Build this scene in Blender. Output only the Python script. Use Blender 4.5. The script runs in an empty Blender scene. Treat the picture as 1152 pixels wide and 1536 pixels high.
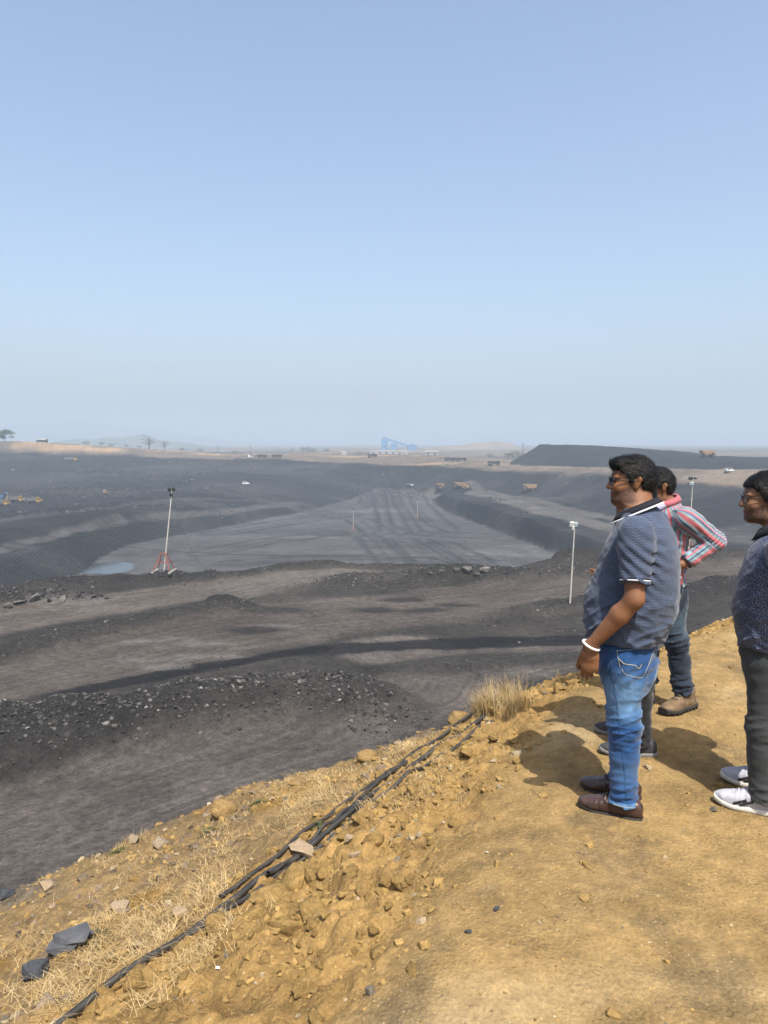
import bpy, bmesh, math, random
import numpy as np
from mathutils import Vector, Matrix, geometry

R = math.radians
scene = bpy.context.scene
col = scene.collection

# ------------------------------------------------------------------ camera
CAMZ, FPX, PITCH = 1.75, 1100.0, R(5.35)
cam_d = bpy.data.cameras.new('camera')
cam = bpy.data.objects.new('camera', cam_d)
col.objects.link(cam)
cam.location = (0, 0, CAMZ)
cam.rotation_euler = (R(90) - PITCH, 0, 0)
cam_d.sensor_fit = 'VERTICAL'
cam_d.sensor_height = 36
cam_d.sensor_width = 27
cam_d.lens = 36 * FPX / 1536
cam_d.clip_start = 0.05
cam_d.clip_end = 30000
scene.camera = cam

# ------------------------------------------------------------------ sky and sun
SUN_EL = R(60)
SUN_TO = Vector((0.16, -0.5, 0.0)).normalized()          # horizontal direction towards the sun
world = bpy.data.worlds.new('World')
scene.world = world
world.use_nodes = True
wn = world.node_tree
bg = wn.nodes['Background']
sky = wn.nodes.new('ShaderNodeTexSky')
sky.sky_type = 'NISHITA'
sky.sun_disc = False
sky.sun_elevation = SUN_EL
sky.sun_rotation = math.atan2(SUN_TO.x, SUN_TO.y)
sky.altitude = 200
sky.air_density = 1.0
sky.dust_density = 5.0
sky.ozone_density = 0.9
wn.links.new(sky.outputs[0], bg.inputs[0])
bg.inputs[1].default_value = 0.142
sun_d = bpy.data.lights.new('sun', 'SUN')
sun_d.energy = 5.0
sun_d.angle = R(0.53)
sun_d.color = (1.0, 0.95, 0.87)
sun = bpy.data.objects.new('sun', sun_d)
col.objects.link(sun)
sdir = Vector((SUN_TO.x * math.cos(SUN_EL), SUN_TO.y * math.cos(SUN_EL), math.sin(SUN_EL)))
sun.rotation_euler = sdir.to_track_quat('Z', 'Y').to_euler()
sun.location = (0, 0, 60)
scene.view_settings.view_transform = 'Standard'
scene.view_settings.look = 'None'
scene.view_settings.gamma = 1.0
scene.view_settings.exposure = 0.85
scene.view_settings.use_curve_mapping = False
scene.render.engine = 'CYCLES'
cy = scene.cycles
cy.use_denoising = True
cy.volume_bounces = 1
cy.max_bounces = 6
cy.diffuse_bounces = 2
cy.glossy_bounces = 2
cy.transmission_bounces = 4
cy.transparent_max_bounces = 6
cy.caustics_reflective = False
cy.caustics_refractive = False

# ------------------------------------------------------------------ helpers
rng = np.random.default_rng(7)
random.seed(7)

def at(u, v, z):
    """photo pixel -> world point on the level z (used to survey the site)"""
    dx, dy, dz = (u - 576) / FPX, (768 - v) / FPX, -1.0
    c, s = math.cos(PITCH), math.sin(PITCH)
    X, Y, Z = dx, c + dy * s, -s + dy * c
    t = (z - CAMZ) / Z
    return (X * t, Y * t)

def at3(u, v, z):
    x, y = at(u, v, z)
    return (x, y, z)

def _hash(ix, iy, iz, seed):
    h = (ix.astype(np.int64) * 374761393 + iy.astype(np.int64) * 668265263 + iz * 2147483647 + seed * 1274126177) & 0xffffffff
    h = ((h ^ (h >> 13)) * 1274126177) & 0xffffffff
    h = h ^ (h >> 16)
    return (h & 0xffffff) / float(0xffffff)

def vnoise(x, y, seed=0):
    xi, yi = np.floor(x), np.floor(y)
    fx, fy = x - xi, y - yi
    fx = fx * fx * fx * (fx * (fx * 6 - 15) + 10); fy = fy * fy * fy * (fy * (fy * 6 - 15) + 10)
    a = _hash(xi, yi, 0, seed); b = _hash(xi + 1, yi, 0, seed)
    c = _hash(xi, yi + 1, 0, seed); d = _hash(xi + 1, yi + 1, 0, seed)
    return (a + (b - a) * fx) * (1 - fy) + (c + (d - c) * fx) * fy

def fbm(x, y, scale, octs=4, seed=0, gain=0.5):
    """about -1..1; scale = size of the largest feature in metres"""
    x = np.asarray(x, float) / scale; y = np.asarray(y, float) / scale
    t = np.zeros_like(x); amp, tot = 1.0, 0.0
    for o in range(octs):
        t += amp * (vnoise(x + o * 17.3, y - o * 9.1, seed + o) * 2 - 1); tot += amp
        amp *= gain; x = x * 2.03; y = y * 2.03
    return t / tot

def vnoise3(p, seed=0):
    pi = np.floor(p); f = p - pi; f = f * f * (3 - 2 * f)
    def h(dx, dy, dz):
        iz = (pi[:, 2] + dz).astype(np.int64)
        return _hash(pi[:, 0] + dx, pi[:, 1] + dy, iz, seed)
    x0 = lambda dy, dz: h(0, dy, dz) * (1 - f[:, 0]) + h(1, dy, dz) * f[:, 0]
    y0 = lambda dz: x0(0, dz) * (1 - f[:, 1]) + x0(1, dz) * f[:, 1]
    return (y0(0) * (1 - f[:, 2]) + y0(1) * f[:, 2]) * 2 - 1

def sstep(a, b, x):
    t = np.clip((x - a) / (b - a), 0, 1)
    return t * t * (3 - 2 * t)

def poly_dist(x, y, pts):
    """distance to a polyline, arc length along it and signed side"""
    best = np.full(x.shape, 1e9); arc = np.zeros(x.shape); sgn = np.ones(x.shape)
    L = 0.0
    for (ax, ay), (bx, by) in zip(pts[:-1], pts[1:]):
        dx, dy = bx - ax, by - ay; l = math.hypot(dx, dy)
        t = np.clip(((x - ax) * dx + (y - ay) * dy) / (l * l), 0, 1)
        d = np.hypot(x - ax - t * dx, y - ay - t * dy)
        m = d < best
        best = np.where(m, d, best); arc = np.where(m, L + t * l, arc)
        sgn = np.where(m, np.sign(dx * (y - ay) - dy * (x - ax)), sgn)
        L += l
    return best, arc, sgn, L

def mesh_np(name, V, F, smooth=True):
    V = np.asarray(V, np.float32); F = np.asarray(F, np.int32)
    n = F.shape[1]
    me = bpy.data.meshes.new(name)
    me.vertices.add(len(V)); me.vertices.foreach_set('co', V.ravel())
    me.loops.add(F.size); me.loops.foreach_set('vertex_index', F.ravel())
    me.polygons.add(len(F))
    me.polygons.foreach_set('loop_start', np.arange(0, F.size, n, dtype=np.int32))
    me.polygons.foreach_set('use_smooth', np.full(len(F), smooth))
    me.update(calc_edges=True)
    return me

def set_attr(me, name, data, kind='FLOAT'):
    a = me.attributes.new(name, kind, 'POINT')
    data = np.asarray(data, np.float32)
    if kind == 'FLOAT':
        a.data.foreach_set('value', data.ravel())
    elif kind == 'FLOAT_COLOR':
        if data.shape[1] == 3:
            data = np.hstack([data, np.ones((len(data), 1), np.float32)])
        a.data.foreach_set('color', data.ravel())

def grid_faces(nr, nc):
    i = np.arange(nr - 1)[:, None] * nc + np.arange(nc - 1)[None, :]
    return np.stack([i, i + 1, i + nc + 1, i + nc], -1).reshape(-1, 4)

def add(name, me, mat=None, parent=None, label=None, cat=None, group=None, kind=None, loc=None, rot=None, scale=None):
    o = bpy.data.objects.new(name, me)
    col.objects.link(o)
    if mat is not None and me is not None and len(me.materials) == 0:
        me.materials.append(mat)
    if parent is not None: o.parent = parent
    if loc is not None: o.location = loc
    if rot is not None: o.rotation_euler = rot
    if scale is not None: o.scale = scale if hasattr(scale, '__len__') else (scale,) * 3
    if label: o['label'] = label
    if cat: o['category'] = cat
    if group: o['group'] = group
    if kind: o['kind'] = kind
    return o

ALB = 0.76        # overall reflectance trim of every painted, stone and cloth surface
class G:
    """small node-graph writer"""
    def __init__(s, name):
        s.m = bpy.data.materials.new(name); s.m.use_nodes = True
        s.t = s.m.node_tree; s.n = s.t.nodes
        s.b = s.n['Principled BSDF']; s.out = s.n['Material Output']
        s.b.inputs['Specular IOR Level'].default_value = 0.25
        s.b.inputs['Roughness'].default_value = 0.85
    def put(s, sock, v):
        if v is None: return
        if hasattr(v, 'is_linked'): s.t.links.new(v, sock)
        elif hasattr(v, '__len__') and len(v) == 3 and sock.type == 'RGBA': sock.default_value = (*v, 1)
        else: sock.default_value = v
    def node(s, typ, ins=None, **kw):
        n = s.n.new(typ)
        for k, v in kw.items(): setattr(n, k, v)
        for k, v in (ins or {}).items(): s.put(n.inputs[k], v)
        return n
    def obj(s): return s.node('ShaderNodeTexCoord').outputs['Object']
    def attr(s, name, out='Fac'): return s.node('ShaderNodeAttribute', attribute_name=name).outputs[out]
    def map(s, vec, scale): return s.node('ShaderNodeMapping', {'Vector': vec, 'Scale': scale}).outputs[0]
    def noise(s, scale, detail=4, rough=0.55, vec=None, out='Fac'):
        return s.node('ShaderNodeTexNoise', {'Scale': scale, 'Detail': detail, 'Roughness': rough, 'Vector': vec}).outputs[out]
    def voro(s, scale, vec=None, feature='F1', out='Distance', rand=1.0):
        return s.node('ShaderNodeTexVoronoi', {'Scale': scale, 'Vector': vec, 'Randomness': rand}, feature=feature).outputs[out]
    def ramp(s, f, stops):
        n = s.node('ShaderNodeValToRGB', {'Fac': f}); e = n.color_ramp.elements
        while len(e) < len(stops): e.new(0.5)
        for k, (p, c) in zip(e, stops):
            k.position = p; k.color = (c, c, c, 1) if not hasattr(c, '__len__') else (*c, 1)
        return n.outputs[0]
    def mix(s, f, a, b, mode='MIX'):
        n = s.node('ShaderNodeMix', data_type='RGBA', blend_type=mode)
        s.put(n.inputs[0], f); s.put(n.inputs[6], a); s.put(n.inputs[7], b)
        return n.outputs[2]
    def math(s, op, a, b=None, c=None):
        n = s.node('ShaderNodeMath', operation=op)
        s.put(n.inputs[0], a); s.put(n.inputs[1], b); s.put(n.inputs[2], c)
        return n.outputs[0]
    def bump(s, h, strength=0.5, dist=0.02, normal=None):
        return s.node('ShaderNodeBump', {'Height': h, 'Strength': strength, 'Distance': dist, 'Normal': normal}).outputs[0]
    def done(s, colr=None, rough=None, normal=None, metal=None, spec=None):
        if colr is not None:
            colr = s.mix(1.0, colr, (ALB, ALB, ALB), 'MULTIPLY') if hasattr(colr, 'is_linked') else tuple(x * ALB for x in colr)
        s.put(s.b.inputs['Base Color'], colr); s.put(s.b.inputs['Roughness'], rough)
        s.put(s.b.inputs['Normal'], normal); s.put(s.b.inputs['Metallic'], metal)
        s.put(s.b.inputs['Specular IOR Level'], spec)
        return s.m

def plain(name, c, rough=0.7, var=0.12, scale=8.0, metal=0.0, spec=0.3):
    """painted or worn surface: colour with a little uneven dirt"""
    g = G(name)
    f = g.noise(scale, 5, 0.6, g.obj())
    c2 = tuple(x * (1 - var * 2.2) for x in c)
    c1 = tuple(min(1, x * (1 + var)) for x in c)
    cc = g.ramp(f, [(0.3, c2), (0.7, c1)])
    return g.done(cc, rough, None, metal, spec)

# ------------------------------------------------------------------ triangulated surveys -> heights
class TIN:
    def __init__(s, lines, outside=-13.0):
        s.outside = outside
        pts, edges = [], []
        for ln in lines:
            b = len(pts); pts += ln
            edges += [(b + i, b + i + 1) for i in range(len(ln) - 1)]
        v2 = [Vector((p[0], p[1])) for p in pts]
        r = geometry.delaunay_2d_cdt(v2, edges, [], 0, 1e-4)
        V, F, ov = r[0], r[2], r[3]
        P = np.array(pts, float)
        Z = np.zeros(len(V))
        for i, o in enumerate(ov):
            if o: Z[i] = P[o[0], 2]
            else:
                d = (P[:, 0] - V[i].x) ** 2 + (P[:, 1] - V[i].y) ** 2
                k = np.argsort(d)[:3]; w = 1 / (d[k] + 1e-6); Z[i] = (P[k, 2] * w).sum() / w.sum()
        s.V = np.array([(v.x, v.y) for v in V]); s.Z = Z; s.F = [tuple(f) for f in F]
    def __call__(s, x, y):
        x = np.asarray(x, float); y = np.asarray(y, float)
        out = np.full(x.shape, np.nan); xf, yf, of = x.ravel(), y.ravel(), out.ravel()
        for a, b, c in s.F:
            (x1, y1), (x2, y2), (x3, y3) = s.V[a], s.V[b], s.V[c]
            k = np.nonzero((xf >= min(x1, x2, x3)) & (xf <= max(x1, x2, x3)) & (yf >= min(y1, y2, y3)) & (yf <= max(y1, y2, y3)))[0]
            if not len(k): continue
            den = (y2 - y3) * (x1 - x3) + (x3 - x2) * (y1 - y3)
            if abs(den) < 1e-12: continue
            w1 = ((y2 - y3) * (xf[k] - x3) + (x3 - x2) * (yf[k] - y3)) / den
            w2 = ((y3 - y1) * (xf[k] - x3) + (x1 - x3) * (yf[k] - y3)) / den
            w3 = 1 - w1 - w2
            ok = (w1 >= -1e-6) & (w2 >= -1e-6) & (w3 >= -1e-6)
            of[k[ok]] = w1[ok] * s.Z[a] + w2[ok] * s.Z[b] + w3[ok] * s.Z[c]
        return np.nan_to_num(of.reshape(x.shape), nan=s.outside)

# ------------------------------------------------------------------ the pit: survey lines
def atd(u, v, d):
    """point d metres ahead, height read off the row"""
    dx, dy = (u - 576) / FPX, (768 - v) / FPX
    c, s = math.cos(PITCH), math.sin(PITCH)
    X, Y, Z = dx, c + dy * s, -s + dy * c
    t = d / Y
    return (X * t, d, CAMZ + Z * t)

def off(ln, dy, z=None):
    return [(x * (y + dy) / y, y + dy, (zz if z is None else z)) for x, y, zz in ln]

L = []
floor_edge = [at3(*p) for p in [(-140, 960, -34), (60, 900, -34), (100, 872, -34), (150, 838, -34), (200, 815, -34), (330, 792, -34), (450, 768, -34),
              (530, 748, -32), (548, 739, -31.5), (600, 738, -31.5), (634, 746, -33), (652, 757, -34), (668, 768, -34), (700, 778, -34), (778, 808, -34), (837, 832, -34), (900, 862, -34), (960, 905, -34)]]
L.append(floor_edge)
L.append([at3(*p) for p in [(-160, 895, -28), (0, 840, -28), (90, 815, -28), (130, 797, -28), (200, 786, -28.3), (330, 775, -30), (450, 758, -31.5)]])
mid_bench = [at3(*p) for p in [(-160, 872, -28), (0, 826, -28), (100, 801, -28), (190, 783, -28.3), (330, 770, -29.5), (450, 755, -31.2)]]
L.append(mid_bench)
L.append([at3(*p) for p in [(-160, 830, -24.3), (0, 795, -24.5), (75, 786, -24.7), (190, 768, -25), (330, 757, -26.5), (450, 748, -29.5), (530, 736, -29.5)]])
L.append([at3(*p) for p in [(-300, 775, -24), (0, 757, -24), (150, 745, -23.5), (300, 735, -23), (400, 728, -22.5), (480, 723, -23.5), (540, 726, -26)]])
L.append([at3(*p) for p in [(-300, 716, -18), (0, 710, -18), (200, 706, -17.2), (369, 703, -17), (480, 705, -18)]])
# right-hand embankment, haul ramp and coal wall
L.append([at3(*p) for p in [(582, 727, -27), (620, 733, -29), (660, 741, -27), (700, 751, -25.8), (759, 767, -26.5), (818, 788, -26.6), (896, 812, -26.6), (1000, 850, -26.6), (1300, 930, -26.6)]])
L.append([at3(*p) for p in [(560, 727, -26.5), (640, 729, -26), (760, 735, -26), (830, 746, -26), (900, 762, -26), (1000, 776, -26), (1140, 790, -26), (1400, 800, -26)]])
rim = [atd(*p) for p in [(-400, 672, 700), (-150, 673, 640), (0, 676, 600), (100, 679, 600), (200, 684, 600), (300, 687, 590), (400, 689, 580), (520, 696, 555), (600, 699, 540), (680, 703, 500),
       (760, 709, 460), (900, 718, 375), (1000, 727, 330), (1100, 735, 294), (1400, 742, 280)]]
L.append(rim)
band = [atd(*p) for p in [(-400, 655, 760), (-150, 657, 690), (0, 658, 650), (60, 661, 650), (120, 665, 650), (200, 671, 650), (260, 676, 660), (400, 681, 680), (520, 683, 660), (600, 684, 620), (680, 690, 560),
        (760, 699, 480), (900, 703, 400), (1000, 704, 355), (1100, 705, 325), (1400, 707, 310)]]
L.append(band)
# spoil heap on the right
heap = [atd(*p) for p in [(812, 667.5, 530), (860, 668, 500), (930, 672, 475), (990, 676, 455), (1060, 685, 440), (1152, 689, 430), (1400, 693, 420)]]
hf = [atd(*p) for p in [(766, 698, 505), (850, 702, 450), (900, 703, 425), (1000, 704, 385), (1100, 705, 360), (1400, 707, 350)]]
hleft = [hf[0], atd(769, 694, 560), atd(774, 690, 640), atd(790, 688, 720)]
L += [hleft, hf, heap, off(heap, 70), [(p[0] * 1.3, p[1] + 130, -11.5) for p in heap]]
# plain behind
L.append([(-900, 900, 0), (-500, 900, -6), (-200, 900, -10), (0, 800, -12), (150, 760, -12.5)])
for d, z in ((1300, -11), (2600, -10), (9000, -10)):
    L.append([(k * d, d, z) for k in (-1.3, -0.7, -0.25, 0.25, 0.7, 1.3)])
# near bench
bench_edge = [at3(*p) for p in [(-400, 930, -14.7), (-150, 903, -14.7), (0, 885, -14.6), (120, 872, -14.6), (245, 859, -14.5), (350, 855, -14.5), (480, 847, -14.5), (600, 850, -14.5), (740, 855, -14.5),
              (830, 842, -14.5), (1000, 834, -14.5), (1152, 829, -14.5), (1450, 822, -14.5)]]
L.append(bench_edge)
L.append([(p[0] * 1.25, p[1] + 24, -33 if i < 9 else -27) for i, p in enumerate(bench_edge)])
L.append([(-70, 12, -14.5), (-25, 12, -14.5), (0, 10, -14.5), (25, 12, -14.5), (70, 12, -14.5)])
pit_tin = TIN(L)

def pl(*p, z=-14.5):
    return [at(u, v, z) for u, v in p]

# berms and mounds on the near bench: crest line, height, half width, roughness
BERMS = [
    (pl((-260, 1140), (-80, 1085), (0, 1066), (100, 1056), (200, 1046), (300, 1030), (400, 1016), (470, 1010), (545, 1022), (595, 1040), z=-12.5), 2.5, 5.4, 0.5),
    (pl((-120, 1008), (0, 978), (120, 948), (250, 922), (380, 900), z=-14.2), 0.9, 4.0, 0.26),
    (pl((-120, 925), (0, 902), (60, 896), (140, 893), z=-14.2), 1.1, 3.2, 0.5),
    (pl((-200, 905), (0, 882), (70, 872), (200, 868), (262, 860), (330, 866), z=-14.2), 0.9, 3.0, 0.4),
    (pl((270, 872), (352, 862), (420, 850), (520, 842), (620, 846), (740, 853), z=-14.2), 0.8, 2.6, 0.25),
    (pl((470, 872), (560, 864), (660, 860), (740, 862), (830, 858), (900, 852), z=-14.0), 1.4, 6.0, 0.4),
    (pl((838, 838), (868, 824), (920, 820), (985, 830), z=-14.0), 3.2, 7.0, 0.4),
    (pl((1020, 838), (1080, 832), (1200, 828), (1350, 822), z=-14.0), 1.3, 5.0, 0.4),
    (pl((755, 922), (830, 908), (900, 900), (1000, 888), (1200, 868), z=-14.3), 0.9, 3.2, 0.3),
    (pl((1000, 905), (1080, 885), (1200, 872), z=-14.3), 1.0, 3.0, 0.3),
    (pl((520, 1012), (640, 1000), (760, 990), (900, 985), z=-14.4), 0.35, 3.0, 0.12),
    (pl((300, 905), (380, 915), (470, 916), z=-14.4), 0.35, 2.5, 0.12),
]
# beaten tracks: centre line, half width, colour, flatness
DUST = (0.072, 0.062, 0.055)
ROADS = [
    (pl((-260, 1090), (-60, 1030), (0, 1015), (150, 985), (300, 950), (450, 925), (600, 912), (750, 900), (900, 878), (1050, 856), (1300, 830)), 8.0, DUST),
    (pl((-200, 1370), (0, 1255), (200, 1185), (400, 1118), (560, 1072), (635, 1038), (655, 1010), (640, 990), (600, 975)), 4.8, (0.082, 0.072, 0.065)),
    (pl((560, 1060), (680, 1010), (800, 985), (1000, 965)), 4.2, (0.078, 0.069, 0.062)),
    (pl((345, 885), (420, 868), (500, 862), (560, 866)), 5.0, (0.10, 0.09, 0.08)),
    (pl((-100, 950), (40, 920), (160, 905), (290, 888), (380, 878)), 5.5, (0.095, 0.083, 0.073)),
]
WET = [(pl((40, 1054), (170, 1027), (300, 1002), (400, 985), (480, 974)), 1.0), (pl((480, 976), (600, 968), (750, 963), (900, 960), (1100, 955)), 1.6)]
SPOTS = pl((590, 900), (640, 915), (690, 908), (560, 915), (380, 945))
PALE = pl((265, 957), (215, 962), (330, 985), (245, 1000), (420, 938), (100, 905), (130, 900), (300, 965), (200, 990))

def tl(*p, z=-33.9):
    return [at(u, v, z) for u, v in p]
TRACKS = [tl((541, 739), (555, 756), (534, 763), (471, 767), (385, 771)), tl((565, 739), (576, 756), (586, 777), (593, 798), (558, 808)), tl((593, 742), (603, 767), (614, 787), (649, 801), (749, 805), (800, 812)),
          tl((558, 808), (572, 826), (596, 850)), tl((603, 812), (628, 829), (660, 850)), tl((621, 812), (655, 840)), tl((662, 815), (718, 843)), tl((470, 768), (540, 780), (570, 800)),
          tl((610, 742), (640, 775), (660, 796)), tl((350, 845), (450, 838), (560, 836), (700, 832)), tl((310, 830), (400, 812), (500, 800)), tl((330, 800), (420, 785), (520, 772))]
FLOORPOLY = [(p[0], p[1]) for p in floor_edge] + [(60, 110), (-110, 110)]

def inside(x, y, poly):
    r = np.zeros(x.shape, bool)
    for (x1, y1), (x2, y2) in zip(poly, poly[1:] + poly[:1]):
        if y1 == y2: continue
        c = ((y1 > y) != (y2 > y)) & (x < (x2 - x1) * (y - y1) / (y2 - y1) + x1)
        r ^= c
    return r

def pit_height(x, y, full=False):
    x = np.asarray(x, float); y = np.asarray(y, float)
    d = np.hypot(x, y)
    # wander of the survey lines
    wamp = np.clip(d - 60, 0, 400) * 0.008
    wx = fbm(x, y, 38, 3, 11) * wamp; wy = fbm(x, y, 38, 3, 23) * wamp
    z = pit_tin(x + wx, y + wy)
    near = d < 135
    rough = np.where(near, 0.10, 0.35)
    road = np.zeros(x.shape); rcol = np.zeros(x.shape + (3,)); arc = np.zeros(x.shape); acr = np.zeros(x.shape)
    fl = inside(x + wx, y + wy, FLOORPOLY) & ~near
    rough = np.where(fl, 0.06, rough)
    for pts, hw, c in ROADS:
        dd, aa, sg, LL = poly_dist(x, y, pts)
        w = 1 - sstep(hw * 0.75, hw * 1.1, dd + fbm(x, y, 5, 3, 3) * hw * 0.22)
        w = np.where(near, w, 0)
        m = w > road
        acr = np.where(m, dd * sg, acr); arc = np.where(m, aa, arc)
        rcol = np.where(m[..., None], np.array(c), rcol); road = np.maximum(road, w)
    rough = rough * (1 - 0.8 * road)
    bsum = np.zeros(x.shape)
    for pts, h, hw, ro in BERMS:
        dd, aa, sg, LL = poly_dist(x, y, pts)
        t = np.clip(1 - dd / (hw * (1 + 0.25 * fbm(x, y, 6, 2, 31))), 0, 1)
        end = sstep(0, hw * 1.2, aa + 0.35 * hw) * sstep(0, hw * 1.2, LL - aa + 0.35 * hw)
        k = (t * t * (3 - 2 * t)) * end * (0.85 + 0.4 * fbm(x, y, 7, 3, 41))
        z = z + h * k
        rough = np.maximum(rough, ro * np.clip(k * 2.2, 0, 1)); bsum = np.maximum(bsum, np.clip(k * 1.6, 0, 1))
    road = road * (1 - 0.8 * bsum)
    far = sstep(110, 300, d)
    n1 = fbm(x, y, 9, 5, 51); n2 = np.abs(fbm(x, y, 2.6, 4, 61))
    z = z + rough * (n1 * (1 + 1.6 * far * (1 - fl)) + (n2 - 0.25) * 0.9 * np.where(near, 1, 0.6))
    z = z + np.where(near, 0, 0.5 * far * (1 - fl)) * fbm(x, y, 40, 3, 71)
    # wheel ruts
    z = z - road * 0.05 * np.cos(acr * 2.2 + 0.8 * fbm(x, y, 9, 2, 5)) * (0.5 + 0.5 * fbm(x, y, 12, 2, 8))
    tr = np.zeros(x.shape)
    if fl.any():
        for i, pts in enumerate(TRACKS):
            dd, aa, sg, LL = poly_dist(x, y, pts)
            hw = 4.5 + 1.5 * (i % 3)
            tr = np.maximum(tr, np.where(fl, np.exp(-((dd - hw) / 1.3) ** 2) + 0.6 * np.exp(-(dd / 1.2) ** 2), 0))
        z = z + tr * 0.5
    # pond hollow
    pd = np.hypot((x - POND[0]) / 1.0, (y - POND[1]) / 1.35) * (1 + 0.35 * fbm(x, y, 9, 3, 141)) + 0.22 * (x - POND[0]) * (y - POND[1]) / 12
    z = z - 1.6 * (1 - sstep(2, 12.5, pd)) * np.where(near, 0, 1)
    if not full: return z
    return z, dict(near=near, road=road, rcol=rcol, arc=arc, acr=acr, fl=fl, berm=bsum, tr=tr, d=d, wx=wx, wy=wy)
POND = at(160, 850, -34.2)

def one_h(x, y):
    return float(pit_height(np.array([x]), np.array([y]))[0])

# polar sheet: rows get longer with distance
ang = np.concatenate([np.linspace(-58, -30, 50)[:-1], np.linspace(-30, 30, 620), np.linspace(30, 58, 50)[1:]]) * math.pi / 180
rr = [12.0]
while rr[-1] < 640: rr.append(rr[-1] * 1.0062)
while rr[-1] < 9000: rr.append(rr[-1] * 1.03)
rr = np.array(rr)
AA, RR = np.meshgrid(ang, rr)
X = RR * np.sin(AA); Y = RR * np.cos(AA)
Z, I = pit_height(X, Y, True)
n = X.size
x, y, z = X.ravel(), Y.ravel(), Z.ravel()
I = {k: (v.reshape(n, 3) if k == 'rcol' else v.ravel()) for k, v in I.items()}
def mixc(c, d, w):
    return c * (1 - w[:, None]) + np.asarray(d) * w[:, None]
C = np.tile(np.array((0.017, 0.017, 0.019)), (n, 1))
big = fbm(x, y, 30, 4, 91); sm = fbm(x, y, 3.0, 4, 93)
C = mixc(C, (0.038, 0.037, 0.039), sstep(-0.2, 0.5, fbm(x * 0.35, y, 26, 4, 95)) * ~I['near'])
C = mixc(C, (0.043, 0.039, 0.036), I['near'] * 1.0)
C = mixc(C, (0.068, 0.060, 0.053), I['near'] * sstep(0.0, 0.6, fbm(x, y, 14, 4, 97)) * 0.8)
C = mixc(C, (0.030, 0.029, 0.028), I['berm'] * 0.85)
C = C * (1 - I['road'][:, None]) + I['rcol'] * I['road'][:, None]
streak = fbm(I['acr'] * 3.0, I['arc'] * 0.10, 1.0, 3, 33)
C = C * (1 + 0.28 * (streak * I['road'])[:, None])
for pts, hw in WET:
    dd, aa, sg, LL = poly_dist(x, y, pts)
    w = (1 - sstep(hw * 0.8, hw * 1.15, dd + sm * 0.35)) * sstep(0, 6, aa + 3) * I['near']
    C = mixc(C, (0.011, 0.011, 0.0125), w * 0.95)
for i, (px, py) in enumerate(SPOTS):
    dd = np.hypot((x - px) / 2.6, (y - py) / 1.2) + sm * 0.6
    C = mixc(C, (0.018, 0.017, 0.017), (1 - sstep(0.5, 1.3, dd)) * 0.8 * I['near'])
for i, (px, py) in enumerate(PALE):
    dd = np.hypot((x - px) / (2.0 + i % 3), (y - py) / 0.9) + sm * 0.9
    C = mixc(C, (0.14, 0.132, 0.125), (1 - sstep(0.2, 1.1, dd)) * 0.6 * I['near'])
fl = I['fl'].astype(float)
C = mixc(C, (0.080, 0.079, 0.081), fl * (0.75 + 0.25 * big))
C = mixc(C, (0.108, 0.106, 0.106), fl * sstep(0.1, 0.6, fbm(x * 0.5, y * 1.2, 22, 4, 99)) * 0.7)
C = mixc(C, (0.030, 0.030, 0.033), fl * np.clip(I['tr'], 0, 1) * 0.8)
def on(pts, hw, c, w0=0.8, wob=0.3):
    global C
    dd, aa, sg, LL = poly_dist(x + I['wx'], y + I['wy'], pts)
    w = (1 - sstep(hw * 0.6, hw * 1.2, dd + big * hw * wob)) * ~I['near']
    C = mixc(C, c, w * w0)
P2 = lambda ln: [(p[0], p[1]) for p in ln]
mb = [((a[0] + b[0]) / 2, (a[1] + b[1]) / 2) for a, b in zip(mid_bench, L[1])]
on(P2(mid_bench), 3.2, (0.080, 0.076, 0.074), 0.75)
on([at(u, v, -24) for u, v in ((-150, 800), (0, 778), (120, 762), (250, 748), (400, 740), (520, 737))], 6, (0.058, 0.056, 0.056), 0.7)
for ln, hw, w in (([(640, 731), (700, 737), (760, 750), (840, 772), (930, 795), (1010, 812)], 7, 0.9), ([(700, 732), (790, 748), (900, 776), (1000, 790)], 5, 0.7), ([(1000, 800), (1080, 806), (1200, 812)], 14, 0.5)):
    on([at(u, v, -26.3) for u, v in ln], hw, (0.105, 0.098, 0.092), w)
# grassy and bare-earth strips along the far rim and the plain behind
dB, aB, sB, LB = poly_dist(x + I['wx'], y + I['wy'], P2(band))
dR, aR, sR, LR = poly_dist(x + I['wx'], y + I['wy'], P2(rim))
beyond = np.where(sR > 0, 1.0, 0.0) * (I['d'] > 240)
heapy = beyond * inside(x + I['wx'], y + I['wy'], P2(hleft)[::-1] + P2(hf)[1:] + [(p[0] * 1.3, p[1] + 130) for p in heap][::-1])
bw = beyond * sstep(0, 12, dR + big * 8)
C = mixc(C, (0.125, 0.10, 0.078), bw * (1 - heapy))
C = mixc(C, (0.33, 0.225, 0.13), bw * (1 - heapy) * sstep(0.0, 0.3, fbm(x * 0.25, y, 34, 4, 101)) * np.where(x < 60, 1, 0.45))
C = mixc(C, (0.15, 0.125, 0.098), bw * (1 - heapy) * sstep(20, 120, x) * 0.8)
C = mixc(C, (0.05, 0.05, 0.05), bw * (1 - heapy) * sstep(660, 720, I['d']) * sstep(-0.1, 0.2, fbm(x * 0.25, y, 60, 3, 103)) * 0.8)
C = mixc(C, (0.021, 0.022, 0.025), heapy * (1 - sstep(-3, 3, -(dR - 14))))
C *= np.clip(1 + 0.22 * sm + 0.14 * big + np.where(I['near'], 0.25, 0.5) * fbm(x * 0.7, y, 11, 5, 131, 0.75), 0.35, 2)[:, None]
C = mixc(C, (0.012, 0.012, 0.013), ~I['near'] * (1 - fl) * (1 - bw) * sstep(0.25, 0.5, fbm(x * 0.3, y, 16, 5, 133, 0.7)) * 0.75)
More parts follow.
